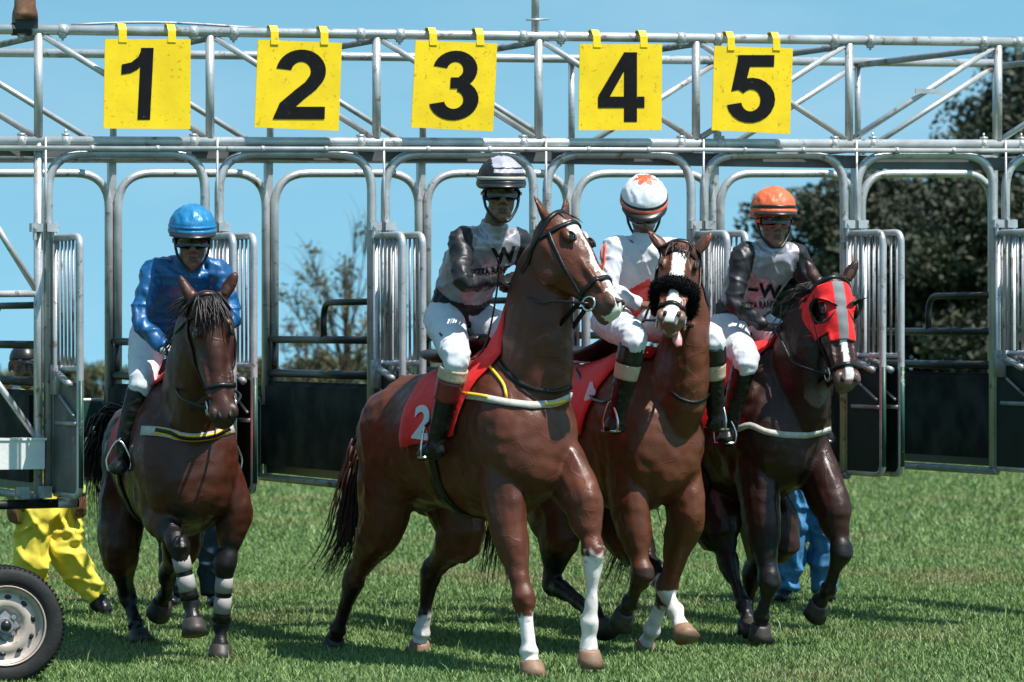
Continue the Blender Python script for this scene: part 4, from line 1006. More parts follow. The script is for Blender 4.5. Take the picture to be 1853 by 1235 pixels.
class Person:
    def __init__(s, name, J, f, u, lat, hands=None):
        """J: joints pelvis chest head, eR eL wR wL kR kL aR aL tR tL (R is the person's right)"""
        s.J = J; s.lat = lat.normalized(); s.f = f.normalized(); s.u = (u - s.f * u.dot(s.f)).normalized(); s.s = s.f.cross(s.u).normalized()
        s.name = name; s.root = empty(name, (J['pelvis'].x, J['pelvis'].y, min(J['aR'].z, J['aL'].z) - .05)); s.hands = hands or {}
        up = (J['chest'] - J['pelvis']).normalized(); s.tl = s.lat        # the person's left
        s.shR = J['chest'] - s.lat * .165 - up * .0; s.shL = J['chest'] + s.lat * .165; s.hpR = J['pelvis'] - s.lat * .085; s.hpL = J['pelvis'] + s.lat * .085; s.up = up
        s.build_body()
    def torso(s, g, m=0.0, top=True, bottom=True):
        p, c = s.J['pelvis'], s.J['chest']; bend = s.lat.cross(s.up) * .035
        if bend.dot(s.f) > 0: bend = -bend
        pts = [p - s.up * .06, p + s.up * .02, p.lerp(c, .33) + bend, p.lerp(c, .66) + bend, p.lerp(c, .90), c + s.up * .05]
        g.tube(pts, [(.13 + m, .10 + m), (.150 + m, .112 + m), (.140 + m, .102 + m), (.158 + m, .118 + m), (.172 + m, .105 + m), (.10 + m, .07 + m)], lat=s.lat, n=18, sub=3)
    def arm(s, g, side, m=0.0, to=1.0):
        sh, e, wv = (s.shR, s.J['eR'], s.J['wR']) if side == 'R' else (s.shL, s.J['eL'], s.J['wL'])
        st = sh.lerp(s.J['chest'], .35); wv = e.lerp(wv, to)
        g.tube([st, sh, sh.lerp(e, .4), e, e.lerp(wv, .35), wv], [.062 + m, .062 + m, .050 + m, .042 + m, .041 + m, .028 + m * (.9 if to == 1 else 1)], n=14, sub=3)
    def leg(s, g, side, m=0.0, a=0.0, b=1.0):
        h, k, an = (s.hpR, s.J['kR'], s.J['aR']) if side == 'R' else (s.hpL, s.J['kL'], s.J['aL'])
        pts = [h, h.lerp(k, .3), h.lerp(k, .7), k, k.lerp(an, .3), k.lerp(an, .65), an]; rd = [.095, .088, .068, .056, .055, .043, .036]
        g.tube(pts, [r + m for r in rd], n=14, sub=3)
    def shin(s, g, side, m, t0, t1):
        k, an = (s.J['kR'], s.J['aR']) if side == 'R' else (s.J['kL'], s.J['aL']); N = 7
        ts = [t0 + (t1 - t0) * i / (N - 1) for i in range(N)]; g.tube([k.lerp(an, t) for t in ts], [float(np.interp(t, [-.2, 0, .3, .65, 1], [.060, .056, .055, .045, .038])) + m for t in ts], n=16, sub=1)
    def foot(s, g, side, m=0.0):
        an, to = (s.J['aR'], s.J['tR']) if side == 'R' else (s.J['aL'], s.J['tL']); d = (to - an); hd_ = V((d.x, d.y, d.z * .4)).normalized()
        heel = an - hd_ * .035 - V((0, 0, .055)); la = hd_.cross(V((0, 0, 1))).normalized()
        g.tube([an, an - V((0, 0, .04)) + hd_ * .01], [.038 + m, .040 + m], n=12, sub=1)
        g.tube([heel - hd_ * .01, heel + hd_ * .03, an.lerp(to, .55) - V((0, 0, .018)), to - hd_ * .02, to], [(.022 + m, .028 + m), (.032 + m, .038 + m), (.040 + m, .032 + m), (.040 + m, .022 + m), (.022 + m, .012 + m)], lat=la, n=12, sub=3)
    def build_body(s):
        g = G(); s.torso(g, -.012); c = s.J['head']
        nb = s.J['chest'] + s.up * .02; g.tube([nb, nb.lerp(c, .5), c - s.u * .03 - s.f * .012], [.062, .052, .052], n=14); head_shape(g, c, s.f, s.u, s.s)
        for q in 'RL': s.arm(g, q, -.012); s.leg(g, q, -.012); s.foot(g, q, -.010); s.do_hand(g, q, 0)
        me = remesh(g, .0075, 3, .5); s.body = link('body', me, 'skin', s.root)
        l = G(); l.ell(c + s.f * .1045 - s.u * .068, s.s * .026, s.f * .007, s.u * .006, 12, 7); l.ell(c + s.f * .1025 - s.u * .082, s.s * .021, s.f * .007, s.u * .007, 12, 7); link('lips', l.mesh(), 'lip', s.root)
    def do_hand(s, g, q, fat):
        e, wv = s.J['e' + q], s.J['w' + q]; d, pn = s.hands.get(q, ((wv - e).normalized(), V((0, 0, -1)))); d = V(d).normalized()
        hand_shape(g, wv, d, V(pn), s.hands.get('th' + q, V((0, 0, 1))), s.hands.get('curl', 62), fat)
    def part(s, name, g, m, **k): return link(name, g.mesh(**k) if isinstance(g, G) else g, m, s.root)
    def multi(s, name, me, mats, fn):
        for m in mats: me.materials.append(M[m])
        for p in me.polygons: p.material_index = fn(p.center)
        o = link(name, me, None, s.root); return o
    def gloves(s, m, which='RL'):
        for q in which: g = G(); s.do_hand(g, q, .003); s.part('glove', remesh(g, .006, 2), m)
    def jersey(s, mats, fn, wr=(.009, 15, 1.5)):
        g = G(); s.torso(g, .012)
        for q in 'RL': s.arm(g, q, .004)
        nb = s.J['chest'] + s.up * .03; g.tube([nb, nb.lerp(s.J['head'], .34)], [.072, .062], n=14, sub=1)
        me = remesh(g, .009, 3, .5, wr); s.jme = me
        o = s.multi('jersey', me, mats, fn); s.jbvh = bvh_of(me); return o
    def trousers(s, m, full=False, wr=(.007, 14, 1.4), name='breeches', mm=.003):
        g = G(); p = s.J['pelvis']; g.tube([p - s.up * .08, p, p + s.up * .09], [(.125 + mm, .10 + mm), (.150 + mm, .112 + mm), (.140 + mm, .10 + mm)], lat=s.lat, n=16)
        for q in 'RL':
            if full: s.leg(g, q, mm + .012)
            else:
                h, k, an = (s.hpR, s.J['kR'], s.J['aR']) if q == 'R' else (s.hpL, s.J['kL'], s.J['aL'])
                g.tube([h, h.lerp(k, .3), h.lerp(k, .7), k, k.lerp(an, .18)], [.098 + mm, .094 + mm, .076 + mm, .064 + mm, .054 + mm], n=14, sub=3)
        s.part(name, remesh(g, .010, 5, .5, wr), m)
    def boots(s, bands=None):
        for q in 'RL':
            g = G(); s.shin(g, q, .008, .10, 1.0); s.foot(g, q, .006); o = s.part('boot', remesh(g, .008, 3, .5, (.004, 22, 1.0)), 'leather')
            for (t0, t1, m, mg) in bands or []: b = G(); s.shin(b, q, mg, t0, t1); x = s.part('boot_band', b, m)
    def shoes(s, m='black'):
        for q in 'RL': g = G(); s.foot(g, q, .010); s.part('shoe', remesh(g, .009, 3), m)
    def helmet(s, shell, cap, band, star=None, peak='black', cfn=None, plen=.30):
        c = s.J['head'] + s.u * .058 - s.f * .010; f, u, q = s.f, s.u, s.s; NR, NA = 20, 60; rr = []
        def pt(th, a, sc=1.0):
            rx, ry, rz = .120 * sc, .142 * sc, .128 * sc; x = math.cos(a) * math.sin(th) * rx; y = math.sin(a) * math.sin(th) * ry
            wr = 1 + .045 * max(0, 1 - abs(noise.noise(V((x * 22, y * 30, th * 2.2 + 3))) * 3)) ** 1.5 * min(1, max(0, (1.42 - th) * 5))
            return c + q * (x * wr) + f * (y * wr) + u * (math.cos(th) * rz * wr - (.018 * (math.sin(a) < 0) * -math.sin(a) * (th / 1.7) ** 4))
        for i in range(NR + 1):
            th = .06 + (1.68 - .06) * i / NR; rr.append([pt(th, 2 * math.pi * j / NA) for j in range(NA)])
        g = G(); g.rings(rr); s.multi('helmet_cover', g.mesh(), [cap, star or cap], lambda p: 1 if star and (cfn or star_fn)(p - c, q, f, u) else 0)
        g = G(); rr = []
        for th, sc in ((1.50, 1.0), (1.52, 1.03), (1.60, 1.035), (1.68, 1.02), (1.74, .97), (1.78, .86)): rr.append([pt(th, 2 * math.pi * j / NA, sc) for j in range(NA)])
        g.rings(rr); s.part('helmet_rim', g, shell)
        g = G(); rr = []
        for th, sc in ((1.34, 1.012), (1.36, 1.03), (1.44, 1.03), (1.46, 1.012)): rr.append([pt(th, 2 * math.pi * j / NA, sc) for j in range(NA)])
        g.rings(rr, cap=False); s.part('helmet_band', g, band)
        vs = []; fs = []; N = 14
        for lay in (0, 1):
            for i in range(N + 1):
                a = R(22 + 136 * i / N)
                for k in range(4):
                    t = k / 3; e = pt(1.56, a, 1.0 + plen * t * math.sin(a) ** 2); vs.append(e - u * (.004 + .016 * t * t + .006 * lay))
        n = (N + 1) * 4
        for i in range(N):
            for k in range(3): a = i * 4 + k; ff = (a, a + 1, a + 5, a + 4); fs += [ff, tuple(n + x for x in ff[::-1])]
            fs.append((i * 4 + 3, n + i * 4 + 3, n + i * 4 + 7, i * 4 + 7))
        s.part('peak', pydata(vs, fs), peak)
        g = G(); hc = s.J['head']
        for sg in (-1, 1): g.tube([hc + q * .088 * sg + u * .02, hc + q * .078 * sg - u * .06 + f * .02, hc + q * .034 * sg - u * .128 + f * .06, hc - u * .132 + f * .066], .007, n=6)
        s.part('chin_strap', g, 'black')
    def goggles(s, lens='lens', frame='black', strap='black', drop=0.0):
        c = s.J['head'] + s.u * (.004 - drop); f, u, q = s.f, s.u, s.s
        def arc(a0, a1, h0, r0, r1, m, name, th=.006):
            vs = []; fs = []; N = 26
            for lay in (0, 1):
                for i in range(N + 1):
                    a = R(a0 + (a1 - a0) * i / N); nose = .016 * math.exp(-((a - math.pi / 2) / .16) ** 2)
                    for z in (-1, 0, 1):
                        rr_ = 1 - .0 * lay; x = math.cos(a) * (r0 + th * lay); y = math.sin(a) * (r1 + th * lay) + (.006 if z == 0 else 0)
                        vs.append(c + q * x + f * y + u * (z * h0 * (.62 + .38 * abs(math.sin(a)) ** .5) + (nose if z < 0 else 0)))
            n = (N + 1) * 3
            for i in range(N):
                for k in range(2): a = i * 3 + k; ff = (a, a + 1, a + 4, a + 3); fs += [ff, tuple(n + x_ for x_ in ff[::-1])]
                fs += [(i * 3, n + i * 3, n + i * 3 + 3, i * 3 + 3), (i * 3 + 2, i * 3 + 5, n + i * 3 + 5, n + i * 3 + 2)]
            return link(name, pydata(vs, fs), m, s.root)
        arc(18, 162, .031, .086, .110, frame, 'goggle_frame', .004); arc(24, 156, .024, .090, .114, lens, 'goggle_lens', .004)
        arc(150, 390, .010, .098, .122, strap, 'goggle_strap', .004)
def star_fn(d, q, f, u):
    x = d.dot(q); y = d.dot(f); a = math.atan2(y, x); r = math.hypot(x, y); return d.dot(u) > .03 and r < .036 + .030 * (abs(((a / (2 * math.pi) * 6) % 1) - .5) * 2)
def nearest_limb(P_, c):
    """0 torso, 1 arm, with the height along the torso"""
    def seg(a, b): t = max(0, min(1, (c - a).dot(b - a) / (b - a).length_squared)); return (c - a.lerp(b, t)).length, t
    J = P_.J; arms = min(seg(P_.shR, J['eR'])[0] - .055, seg(J['eR'], J['wR'])[0] - .045, seg(P_.shL, J['eL'])[0] - .055, seg(J['eL'], J['wL'])[0] - .045)
    dt, t = seg(J['pelvis'], J['chest']); l = (c - J['chest']).dot(P_.lat); fw = P_.lat.cross(P_.up); dp = (c - J['chest']).dot(fw)
    ts = (math.hypot(l / .172, (c - J['pelvis'].lerp(J['chest'], t)).dot(fw) / .125) - 1) * .13
    return (1 if arms < ts or (t > .8 and abs(l) > .135) else 0), t, l
def jock(h, name, px, face, up=V((0, 0, 1)), lat=None):
    J = {k: (h.px((v[0], v[1]), v[2]) if len(v) == 3 else P(v[0], v[1], h.T(v[3], v[2], 0).y)) for k, v in px.items()}
    for k in 'kat': a, l, z = h.local(J[k + 'R']); J[k + 'L'] = h.T(a - .06, -l * {'k': .62, 'a': .80, 't': .80}[k], z)
    J2 = {k: v for k, v in J.items()}
    hd_ = {'R': ((J['wL'] - J['wR']) * .6 + h.F * .10, V((0, 0, -1)) - h.F * .5), 'L': ((J['wR'] - J['wL']) * .6 + h.F * .10, V((0, 0, -1)) - h.F * .5), 'thR': V((0, 0, 1)), 'thL': V((0, 0, 1))}
    p = Person(name, J2, V(face), up, lat or h.L, hands=hd_)
    # stirrups and leathers belong to the horse's saddle
    for q in 'RL':
        an, to = J2['a' + q], J2['t' + q]; c = an.lerp(to, .6) - V((0, 0, .035)); g = G(); fd = (to - an); fd.z = 0; fd.normalize(); sd = fd.cross(V((0, 0, 1)))
        g.tube([c - sd * .055, c - sd * .06 + V((0, 0, .06)), c + V((0, 0, .15)), c + sd * .06 + V((0, 0, .06)), c + sd * .055], .006, n=8, sub=4); g.box(c, sd * .055, fd * .022, V((0, 0, .005)))
        h.part('stirrup', g, 'chrome'); g = G(); top = h.B(.10, -.17 if q == 'R' else .17, 1.5); g.tube([c + V((0, 0, .15)), (c + top) / 2 + (V((0, 0, 0))), top], (.012, .004) if 0 else .009, n=6, sub=2); h.part('stirrup_leather', g, 'leather')
    return p

# ---------------------------------------------------------------- tack and riders
# horse 3 and rider in silver and charcoal
h3.tail('hair_chestnut', [h3.B(-.80, 0, 1.42), P(662, 790, 20.7), P(640, 880, 20.75), P(625, 980, 20.75), P(590, 1050, 20.75)], 170, .045)
h3.mane('hair_chestnut', 160, .12, 1, 8, .08); h3.cloth('red', -.16, .62); h3.girth()
j3 = jock(h3, 'person', {'pelvis': (828, 572, 0), 'chest': (886, 436, 0), 'head': (907, 352, 0), 'eR': (836, 512, -.26), 'wR': (888, 512, -.07), 'eL': (965, 505, .24), 'wL': (922, 506, .06), 'kR': (826, 648, -.31), 'aR': (790, 795, -.34), 'tR': (757, 828, -.40)}, (.08, -1, -.05))
tag(j3.root, 'jockey in silver and charcoal silks with maroon topped boots, riding the turned head chestnut', 'person')
def sil_fn(p):
    def f(c): k, t, l = nearest_limb(p, c); return 1 if k or t < .30 else 0
    return f
j3.trousers('white_cloth'); j3.jersey(['silver_satin', 'black_satin'], sil_fn(j3)); j3.boots([(.12, .26, 'tan', .017), (.27, .52, 'maroon', .013)]); j3.gloves('leather')
j3.helmet('black', 'black_satin', 'strap_grey', 'cap_silver', cfn=lambda d, q, f, u: d.dot(u) > .045 and d.dot(q) < .045 + .1 * (d.dot(u) - .045) and not (.066 < d.dot(u) < .074)); j3.goggles()
j3.part('chest_lettering', decal_px(j3.jbvh, 'W', 912, 462, 44, 30, -6, bold=.03), 'black_num'); j3.part('chest_lettering', decal_px(j3.jbvh, 'PIZZA RANCH', 892, 490, 78, 13, -6), 'black_num')
h3.bridle('leather', .70, rein_to=[j3.J['wR'] + h3.F * .09, j3.J['wL'] + h3.F * .09])
h3.strap('breast_collar', [(842, 716), (880, 722), (920, 730), (965, 735), (1005, 730), (1040, 712)], .018, 'strap_grey', .008)
h3.strap('breast_collar_edge', [(842, 713), (862, 717), (884, 720)], .008, 'strap_yellow', .014); h3.strap('breast_collar_edge', [(985, 732), (1010, 728), (1020, 724)], .008, 'strap_yellow', .014)
h3.strap('neck_strap', [(895, 640), (910, 668), (935, 692), (970, 706), (1005, 710), (1032, 700), (1042, 690)], .010, 'leather', .008)
h3.strap('yoke_strap', [(884, 660), (900, 680), (914, 700), (917, 722)], .007, 'strap_yellow', .008)
h3.part('cloth_numeral', decal_px(h3.cbvh, '2', 765, 765, 30, 62, 8, .006, .03), 'white_cloth')
w0 = j3.J['wR'] + h3.F * .07
g = G(); g.tube([w0 + V((0, -.05, .12)), w0, P(880, 620, w0.y + .02), P(848, 650, w0.y + .03), P(795, 603, w0.y)], .005, n=8, sub=4); wh = link('riding_whip', g.mesh(), 'leather'); tag(wh, 'thin black riding whip held by the jockey with maroon topped boots', 'whip')
tag(h3.root, 'chestnut racehorse with turned head, white blaze and two white front socks', 'horse', 'racehorses leaving the gate')

# horse 1 and rider in blue
h1.tail('hair_black', [h1.B(-.80, 0, 1.40), P(205, 745, 21.45), P(188, 800, 21.5), P(185, 860, 21.5), P(195, 960, 21.5)], 170, .06)
h1.mane('hair_black', 200, .16, -1, 90, .17); h1.cloth('red', -.20, .56); h1.girth()
j1 = jock(h1, 'person', {'pelvis': (300, 600, 0, -.10), 'chest': (336, 492, .0, .28), 'head': (348, 437, .0, .40), 'eR': (252, 580, -.28, .36), 'wR': (296, 632, -.12, .52), 'eL': (420, 570, .27, .36), 'wL': (372, 640, .08, .50), 'kR': (257, 690, -.25, .40), 'aR': (221, 818, -.32, .36), 'tR': (211, 852, -.36, .48)}, (.10, -1, -.14))
tag(j1.root, 'jockey in shiny blue silks and blue cap crouching on the dark bay', 'person')
j1.trousers('white_cloth'); j1.jersey(['blue_satin'], lambda c: 0, (.012, 13, 1.4)); j1.boots(); j1.gloves('white_cloth'); j1.helmet('cap_blue', 'cap_blue', 'cap_blue', plen=.42); j1.goggles()
h1.bridle('leather', .70, rein_to=[j1.J['wR'] + h1.F * .09, j1.J['wL'] + h1.F * .09])
h1.strap('breast_collar', [(258, 780), (290, 782), (320, 788), (350, 791), (385, 787), (420, 776)], .024, 'strap_grey', .008)
h1.strap('breast_collar_stripe', [(284, 780), (320, 788), (350, 791), (385, 787), (412, 779)], .017, 'strap_yellow', .013); h1.strap('breast_collar_stripe', [(284, 780), (320, 788), (350, 791), (385, 787), (412, 779)], .010, 'leather', .017)
def leg_boot(h, K, F_, t0, t1):
    k, f = K, F_; g = G(); g.tube([k.lerp(f, t) for t in (.10, .3, .6, .95)], [(.041, .046), (.040, .044), (.042, .046), (.048, .052)], lat=h.L, n=16); b = h.part('leg_boot', g, 'leather')
    for a, c in ((.22, .46), (.54, .80)):
        g = G(); g.tube([k.lerp(f, a), k.lerp(f, (a + c) / 2), k.lerp(f, c)], [(.045, .049), (.0455, .0495), (.046, .050)], lat=h.L, n=16, sub=1); o = h.part('boot_stripe', g, 'boot_grey'); o.parent = b; o.matrix_parent_inverse = Matrix()
for l_, q in ((-.16, LEG1[0]), (.16, LEG1[1])): leg_boot(h1, P(q[1][0], q[1][1], h1.T(q[1][2], l_, 0).y), P(q[2][0], q[2][1], h1.T(q[2][2], l_, 0).y), 0, 1)
tag(h1.root, 'dark bay racehorse with striped front leg boots and yellow edged breast collar', 'horse', 'racehorses leaving the gate')

# horse 4 and rider in white and sky blue
h4.tail('hair_black', [h4.B(-.80, 0, 1.42), P(915, 850, 21.6), P(905, 960, 21.6), P(895, 1060, 21.6)], 120, .05)
h4.mane('hair_brown', 160, .15, -1, 40, .13); h4.cloth('red', -.30, .58); h4.girth()
j4 = jock(h4, 'person', {'pelvis': (1128, 578, 0), 'chest': (1162, 452, 0), 'head': (1165, 382, .0), 'eR': (1100, 525, -.24), 'wR': (1160, 552, -.07), 'eL': (1240, 520, .26), 'wL': (1196, 556, .07), 'kR': (1148, 612, -.30), 'aR': (1116, 752, -.34), 'tR': (1098, 778, -.40)}, (.02, -.85, -.5))
tag(j4.root, 'jockey in white silks with a red star and white cap, looking down', 'person')
def wb_fn(p):
    def f(c):
        k, t, l = nearest_limb(p, c)
        if k: return 0
        return 2 if t < .46 or (abs(l - .02) < .12 * (1 - (t - .46) / .26) and t < .72) else (1 if abs(l) < .145 else 0)
    return f
j4.trousers('white_cloth'); j4.jersey(['white_cloth', 'white_cloth', 'red_satin'], wb_fn(j4)); j4.boots([(.10, .32, 'black', .014), (.33, .52, 'tan', .012)]); j4.helmet('cap_red', 'cap_white', 'black', 'cap_red'); j4.goggles(frame='silver')
for q, e in (('R', 'eR'), ('L', 'eL')):
    sh = j4.shR if q == 'R' else j4.shL; g = G()
    for dx in (-.012, .012):
        out = (-j4.lat if q == 'R' else j4.lat); pp = []; nn = []
        for k in range(9):
            c0 = sh.lerp(j4.J[e], k / 8 * .75) + h4.F * dx; hit = bvh_of(j4.jme).ray_cast(c0 + out * .25 + V((0, 0, .1)), (-(out * .25 + V((0, 0, .1)))).normalized())
            if hit[0] is not None: pp.append(hit[0] + hit[1] * .003); nn.append(hit[1])
        if len(pp) > 3: ribbon(g, pp, nn, .006, .002)
    if g.v: j4.part('sleeve_stripe', g, 'cap_red')
h4.bridle('leather', .80, rein_to=[j4.J['wR'] + h4.F * .09, j4.J['wL'] + h4.F * .09])
c = h4.hp(.58, 0, .01); rr = []
for k in range(25):
    a = 2 * math.pi * k / 24; d = h4.hla * math.cos(a) + h4.hfo * math.sin(a); hit = h4.bvh.ray_cast(c + d * .35, -d); q = hit[0] if hit[0] is not None and (hit[0] - c).length < .13 else c + d * .10; rr.append(q + d * .022)
g = G(); g.tube(rr, .034, n=12, sub=1); fl = remesh(g, .007, 2, .5, (-.010, 60, 1)); random.seed(9)
g = G(); g.v = [v.co.copy() for v in fl.vertices]; g.f = [tuple(q.vertices) for q in fl.polygons]
for v in random.sample(list(fl.vertices), min(2600, len(fl.vertices))): hair(g, v.co, v.normal, random.uniform(.008, .02), .0016, .2, .5, 2, .35)
h4.part('fleece_noseband', g, 'fleece')
g = G(); g.tube([h4.hp(.86, .02, -.07), h4.hp(.97, .035, -.085), h4.hp(1.02, .045, -.10)], [(.020, .010), (.024, .010), (.014, .007)], n=10, lat=h4.hla); h4.part('tongue', g, 'tongue')
h4.strap('neck_strap', [(1215, 708), (1230, 722), (1255, 730), (1275, 722), (1285, 706)], .008, 'leather', .008)
h4.part('cloth_numeral', decal_px(h4.cbvh, '4', 1070, 715, 26, 44, -15, .006, .03), 'white_cloth')
tag(h4.root, 'bright chestnut racehorse with black fleece noseband and its tongue out', 'horse', 'racehorses leaving the gate')

# horse 5 and rider with the orange cap
h5.tail('hair_black', [h5.B(-.80, 0, 1.42), P(1150, 880, 22.3), P(1140, 980, 22.3), P(1110, 1070, 22.3)], 120, .05)
h5.mane('hair_black', 200, .15, -1, 0); h5.cloth('red', -.24, .60); h5.girth()
j5 = jock(h5, 'person', {'pelvis': (1338, 592, 0), 'chest': (1394, 462, .0), 'head': (1400, 402, 0), 'eR': (1328, 550, -.26), 'wR': (1384, 592, -.10), 'eL': (1480, 540, .26), 'wL': (1432, 596, .08), 'kR': (1350, 650, -.31), 'aR': (1318, 775, -.34), 'tR': (1308, 800, -.40)}, (.14, -1, -.02))
tag(j5.root, 'jockey with an orange cap in silver and black silks holding the reins', 'person')
j5.trousers('white_cloth'); j5.jersey(['silver_satin', 'black_satin'], sil_fn(j5)); j5.boots(); j5.gloves('leather'); j5.helmet('orange_silk', 'orange_silk', 'black'); j5.goggles(frame='cap_red', strap='cap_red')
j5.part('chest_lettering', decal_px(j5.jbvh, 'W', 1393, 527, 42, 26, 6, bold=.03), 'black_num')
for sx, wx in ((-1, 18), (1, 14)): j5.part('chest_lettering', decal_px(j5.jbvh, '-', 1393 + sx * 30, 527 + sx * 3, wx, 5, 6), 'black_num')
j5.part('chest_lettering', decal_px(j5.jbvh, 'PIZZA RANCH', 1376, 552, 68, 13, -3), 'black_num')
h5.bridle('leather', .80, rein_to=[j5.J['wR'] + h5.F * .09, j5.J['wL'] + h5.F * .09], browband=False)
h5.strap('breast_collar', [(1328, 780), (1358, 768), (1385, 782), (1420, 788), (1460, 788), (1500, 778)], .016, 'strap_grey', .008)
def hood(h):
    """close fitting hood over the head with eye openings and cups"""
    vs = []; fs = []; NT, NA = 40, 60; sk = set()
    for i in range(NT + 1):
        t = .04 + (.60 - .04) * i / NT
        for j in range(NA + 1):
            a = R(-75 + 330 * j / NA); d = h.hla * math.cos(a) + h.hfo * math.sin(a); c = h.hp(t, 0, -.045); hit = h.bvh.ray_cast(c + d * .30, -d)
            p = (hit[0] if hit[0] is not None and (hit[0] - c).length < .155 else c + d * .15) + d * .007; vs.append(p)
            if hit[0] is None or (hit[0] - c).length >= .155: sk.add(i * (NA + 1) + j)
            l = (p - h.poll).dot(h.hla); f = (p - h.poll).dot(h.hfo); u_ = (p - h.poll).dot(h.hax) / h.hlen
            if (u_ - .285) ** 2 / .085 ** 2 + (f - .015) ** 2 / .05 ** 2 < 1 and abs(l) > .05: sk.add(i * (NA + 1) + j)
            if u_ > .52 + .06 * (1 if f > .03 else -.3): sk.add(i * (NA + 1) + j)
            if u_ < .03 and abs(l) > .03: sk.add(i * (NA + 1) + j)
    mats = []
    for i in range(NT):
        for j in range(NA):
            a = i * (NA + 1) + j; f = (a, a + 1, a + NA + 2, a + NA + 1)
            if any(x in sk for x in f): continue
            fs.append(f); mats.append(1 if abs(-75 + 330 * (j + .5) / NA - 90) < 11 else 0)
    me = pydata(vs, fs); me.materials.append(M['red']); me.materials.append(M['mask_grey']); me.polygons.foreach_set('material_index', mats); 
    bm = bmesh.new(); bm.from_mesh(me); bmesh.ops.delete(bm, geom=[v for v in bm.verts if not v.link_faces], context='VERTS'); bmesh.ops.recalc_face_normals(bm, faces=bm.faces); bm.to_mesh(me); bm.free()
    o = link('hood', me, None, h.root); sm = o.modifiers.new('t', 'SOLIDIFY'); sm.thickness = .004; sm.offset = 1
    for sg in (-1, 1):
        d = (h.hla * sg + h.hfo * .25).normalized(); lo = (h.hfo - d * h.hfo.dot(d)).normalized(); ctr = h.hp(.285, 0, .015)
        def on(a, k=1.0):
            q = ctr + h.hax * (.058 * k * math.cos(a)) + lo * (.062 * k * math.sin(a)); hit = h.bvh.ray_cast(q + d * .3, -d); return hit[0] if hit[0] is not None and (hit[0] - q).length < .2 else q + d * .09
        g = G(); g.tube([on(2 * math.pi * k / 28) + d * .010 for k in range(29)], .006, n=8, sub=1); b = h.part('eye_opening_rim', g, 'black'); b.parent = o; b.matrix_parent_inverse = Matrix()
        g = G(); inner = []; outer = []
        for k in range(19):
            a = R(120 + 240 * k / 18) if 0 else R(95 + 210 * k / 18); bp = on(a, .95) + d * .006; hgt = .052 * math.sin(math.pi * k / 18) ** .6; rad = (bp - on(0, .01)).normalized()
            inner.append(bp); outer.append(bp + d * hgt + lo * .02)
        rr = []
        for bi, ou in zip(inner, outer): t = (h.hax * .002); rr.append([bi - lo * .003, bi + lo * .003, ou + lo * .003, ou - lo * .003])
        g.rings(rr); b = h.part('blinker_cup', g, 'black'); b.parent = o; b.matrix_parent_inverse = Matrix()
hood(h5)
tag(h5.root, 'dark bay racehorse wearing a red blinker hood with grey stripe', 'horse', 'racehorses leaving the gate')

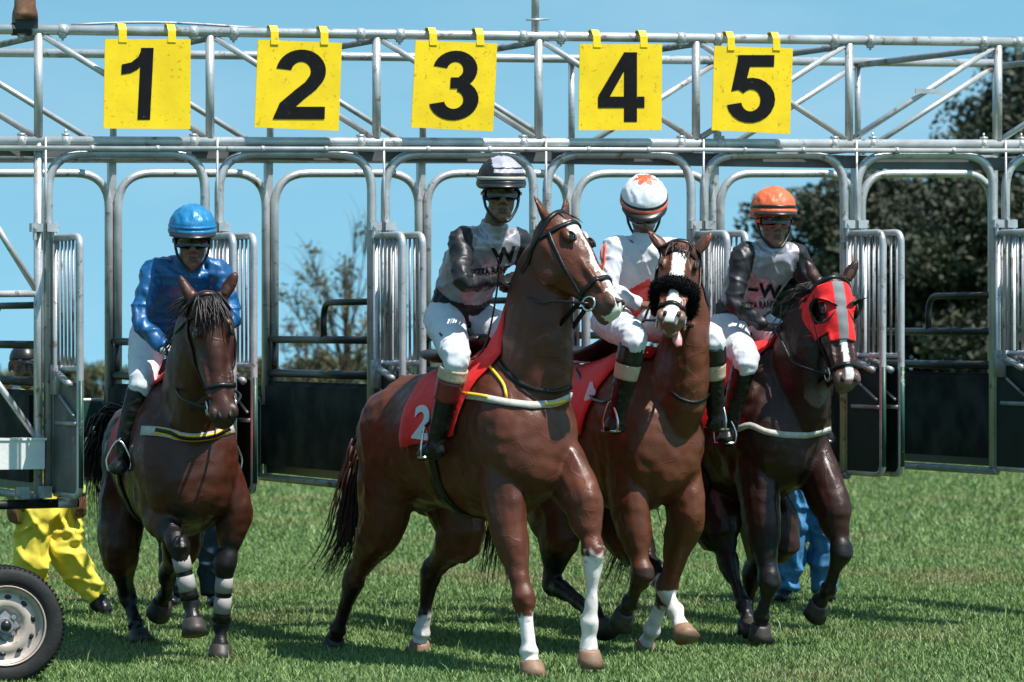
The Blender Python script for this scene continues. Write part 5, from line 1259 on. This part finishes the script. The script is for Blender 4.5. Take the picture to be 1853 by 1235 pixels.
# ---------------------------------------------------------------- handlers behind the gate
def handler(name, Y, pts, face, mats, label, cap=None):
    J = {k: P(v[0], v[1], Y + v[2]) for k, v in pts.items()}
    p = Person(name, J, V(face), V((0, 0, 1)), V(pts_lat.get(label[:6], (1, 0, 0))), hands={'curl': 35, 'R': (V((0, 0, -1)), V((.3, .6, 0))), 'L': (V((0, 0, -1)), V((-.3, .6, 0))), 'thR': V((0, -1, 0)), 'thL': V((0, -1, 0))})
    p.trousers(mats[1], True, (.026, 9, 1.3), 'trousers', .026); p.jersey([mats[0]], lambda c: 0); p.shoes()
    if cap:
        g = G(); c = p.J['head'] + p.u * .035; rr = []
        for i in range(9):
            th = .08 + 1.5 * i / 8; rr.append([c + (p.s * math.cos(a) * .088 + p.f * math.sin(a) * .106) * math.sin(th) + p.u * math.cos(th) * .095 for a in [2 * math.pi * j / 24 for j in range(24)]])
        g.rings(rr); cp = p.part('cap', g, cap)
        g = G(); b = c + p.f * .095 + p.u * .0; g.tube([b - p.f * .03, b + p.f * .04 - p.u * .006, b + p.f * .075 - p.u * .016], [(.072, .006), (.066, .005), (.03, .004)], lat=p.s, n=14); o = p.part('cap_peak', g, cap); o.parent = cp; o.matrix_parent_inverse = Matrix()
    tag(p.root, label, 'person'); return p
pts_lat = {'stall ': (.55, .83, 0)}
handler('person', 23.1, {'pelvis': (88, 862, 0), 'chest': (66, 728, 0), 'head': (44, 662, 0), 'eR': (28, 830, -.15), 'wR': (22, 905, -.2), 'eL': (135, 820, .1), 'wL': (146, 896, -.05), 'kR': (58, 985, -.1), 'aR': (48, 1096, -.05), 'tR': (22, 1112, -.1), 'kL': (118, 1000, .05), 'aL': (178, 1078, .12), 'tL': (198, 1108, .08)}, (.25, -1, -.05), ('shirt_green', 'yellow_cloth'), 'stall handler in baggy yellow trousers and dark cap striding behind the gate', 'black')
def stand(cx, Y): 
    s_ = FPX / Y; gy = HY + CAMH * s_; z = lambda h: gy - h * s_
    return {'pelvis': (cx, z(.92), 0), 'chest': (cx, z(1.38), -.02), 'head': (cx, z(1.56), -.05), 'eR': (cx - .25 * s_, z(1.12), 0), 'wR': (cx - .22 * s_, z(.9), -.1), 'eL': (cx + .25 * s_, z(1.12), 0), 'wL': (cx + .22 * s_, z(.9), -.1), 'kR': (cx - .11 * s_, z(.49), -.03), 'aR': (cx - .13 * s_, z(.08), 0), 'tR': (cx - .15 * s_, z(.03), -.16), 'kL': (cx + .11 * s_, z(.49), -.03), 'aL': (cx + .12 * s_, z(.08), 0), 'tL': (cx + .14 * s_, z(.03), -.16)}
q = stand(1458, 24.3); q['kR'] = (1432, 985, -.05); q['aR'] = (1420, 1064, 0); q['tR'] = (1412, 1084, -.16)
handler('person', 24.3, q, (-.3, -1, 0), ('shirt_dark', 'jeans'), 'handler in faded blue jeans standing behind the red hooded horse', 'black')
handler('person', 23.9, stand(352, 23.9), (-.3, -1, 0), ('shirt_dark', 'jeans_dark'), 'handler in dark jeans standing behind the bay horse with leg boots', 'black')
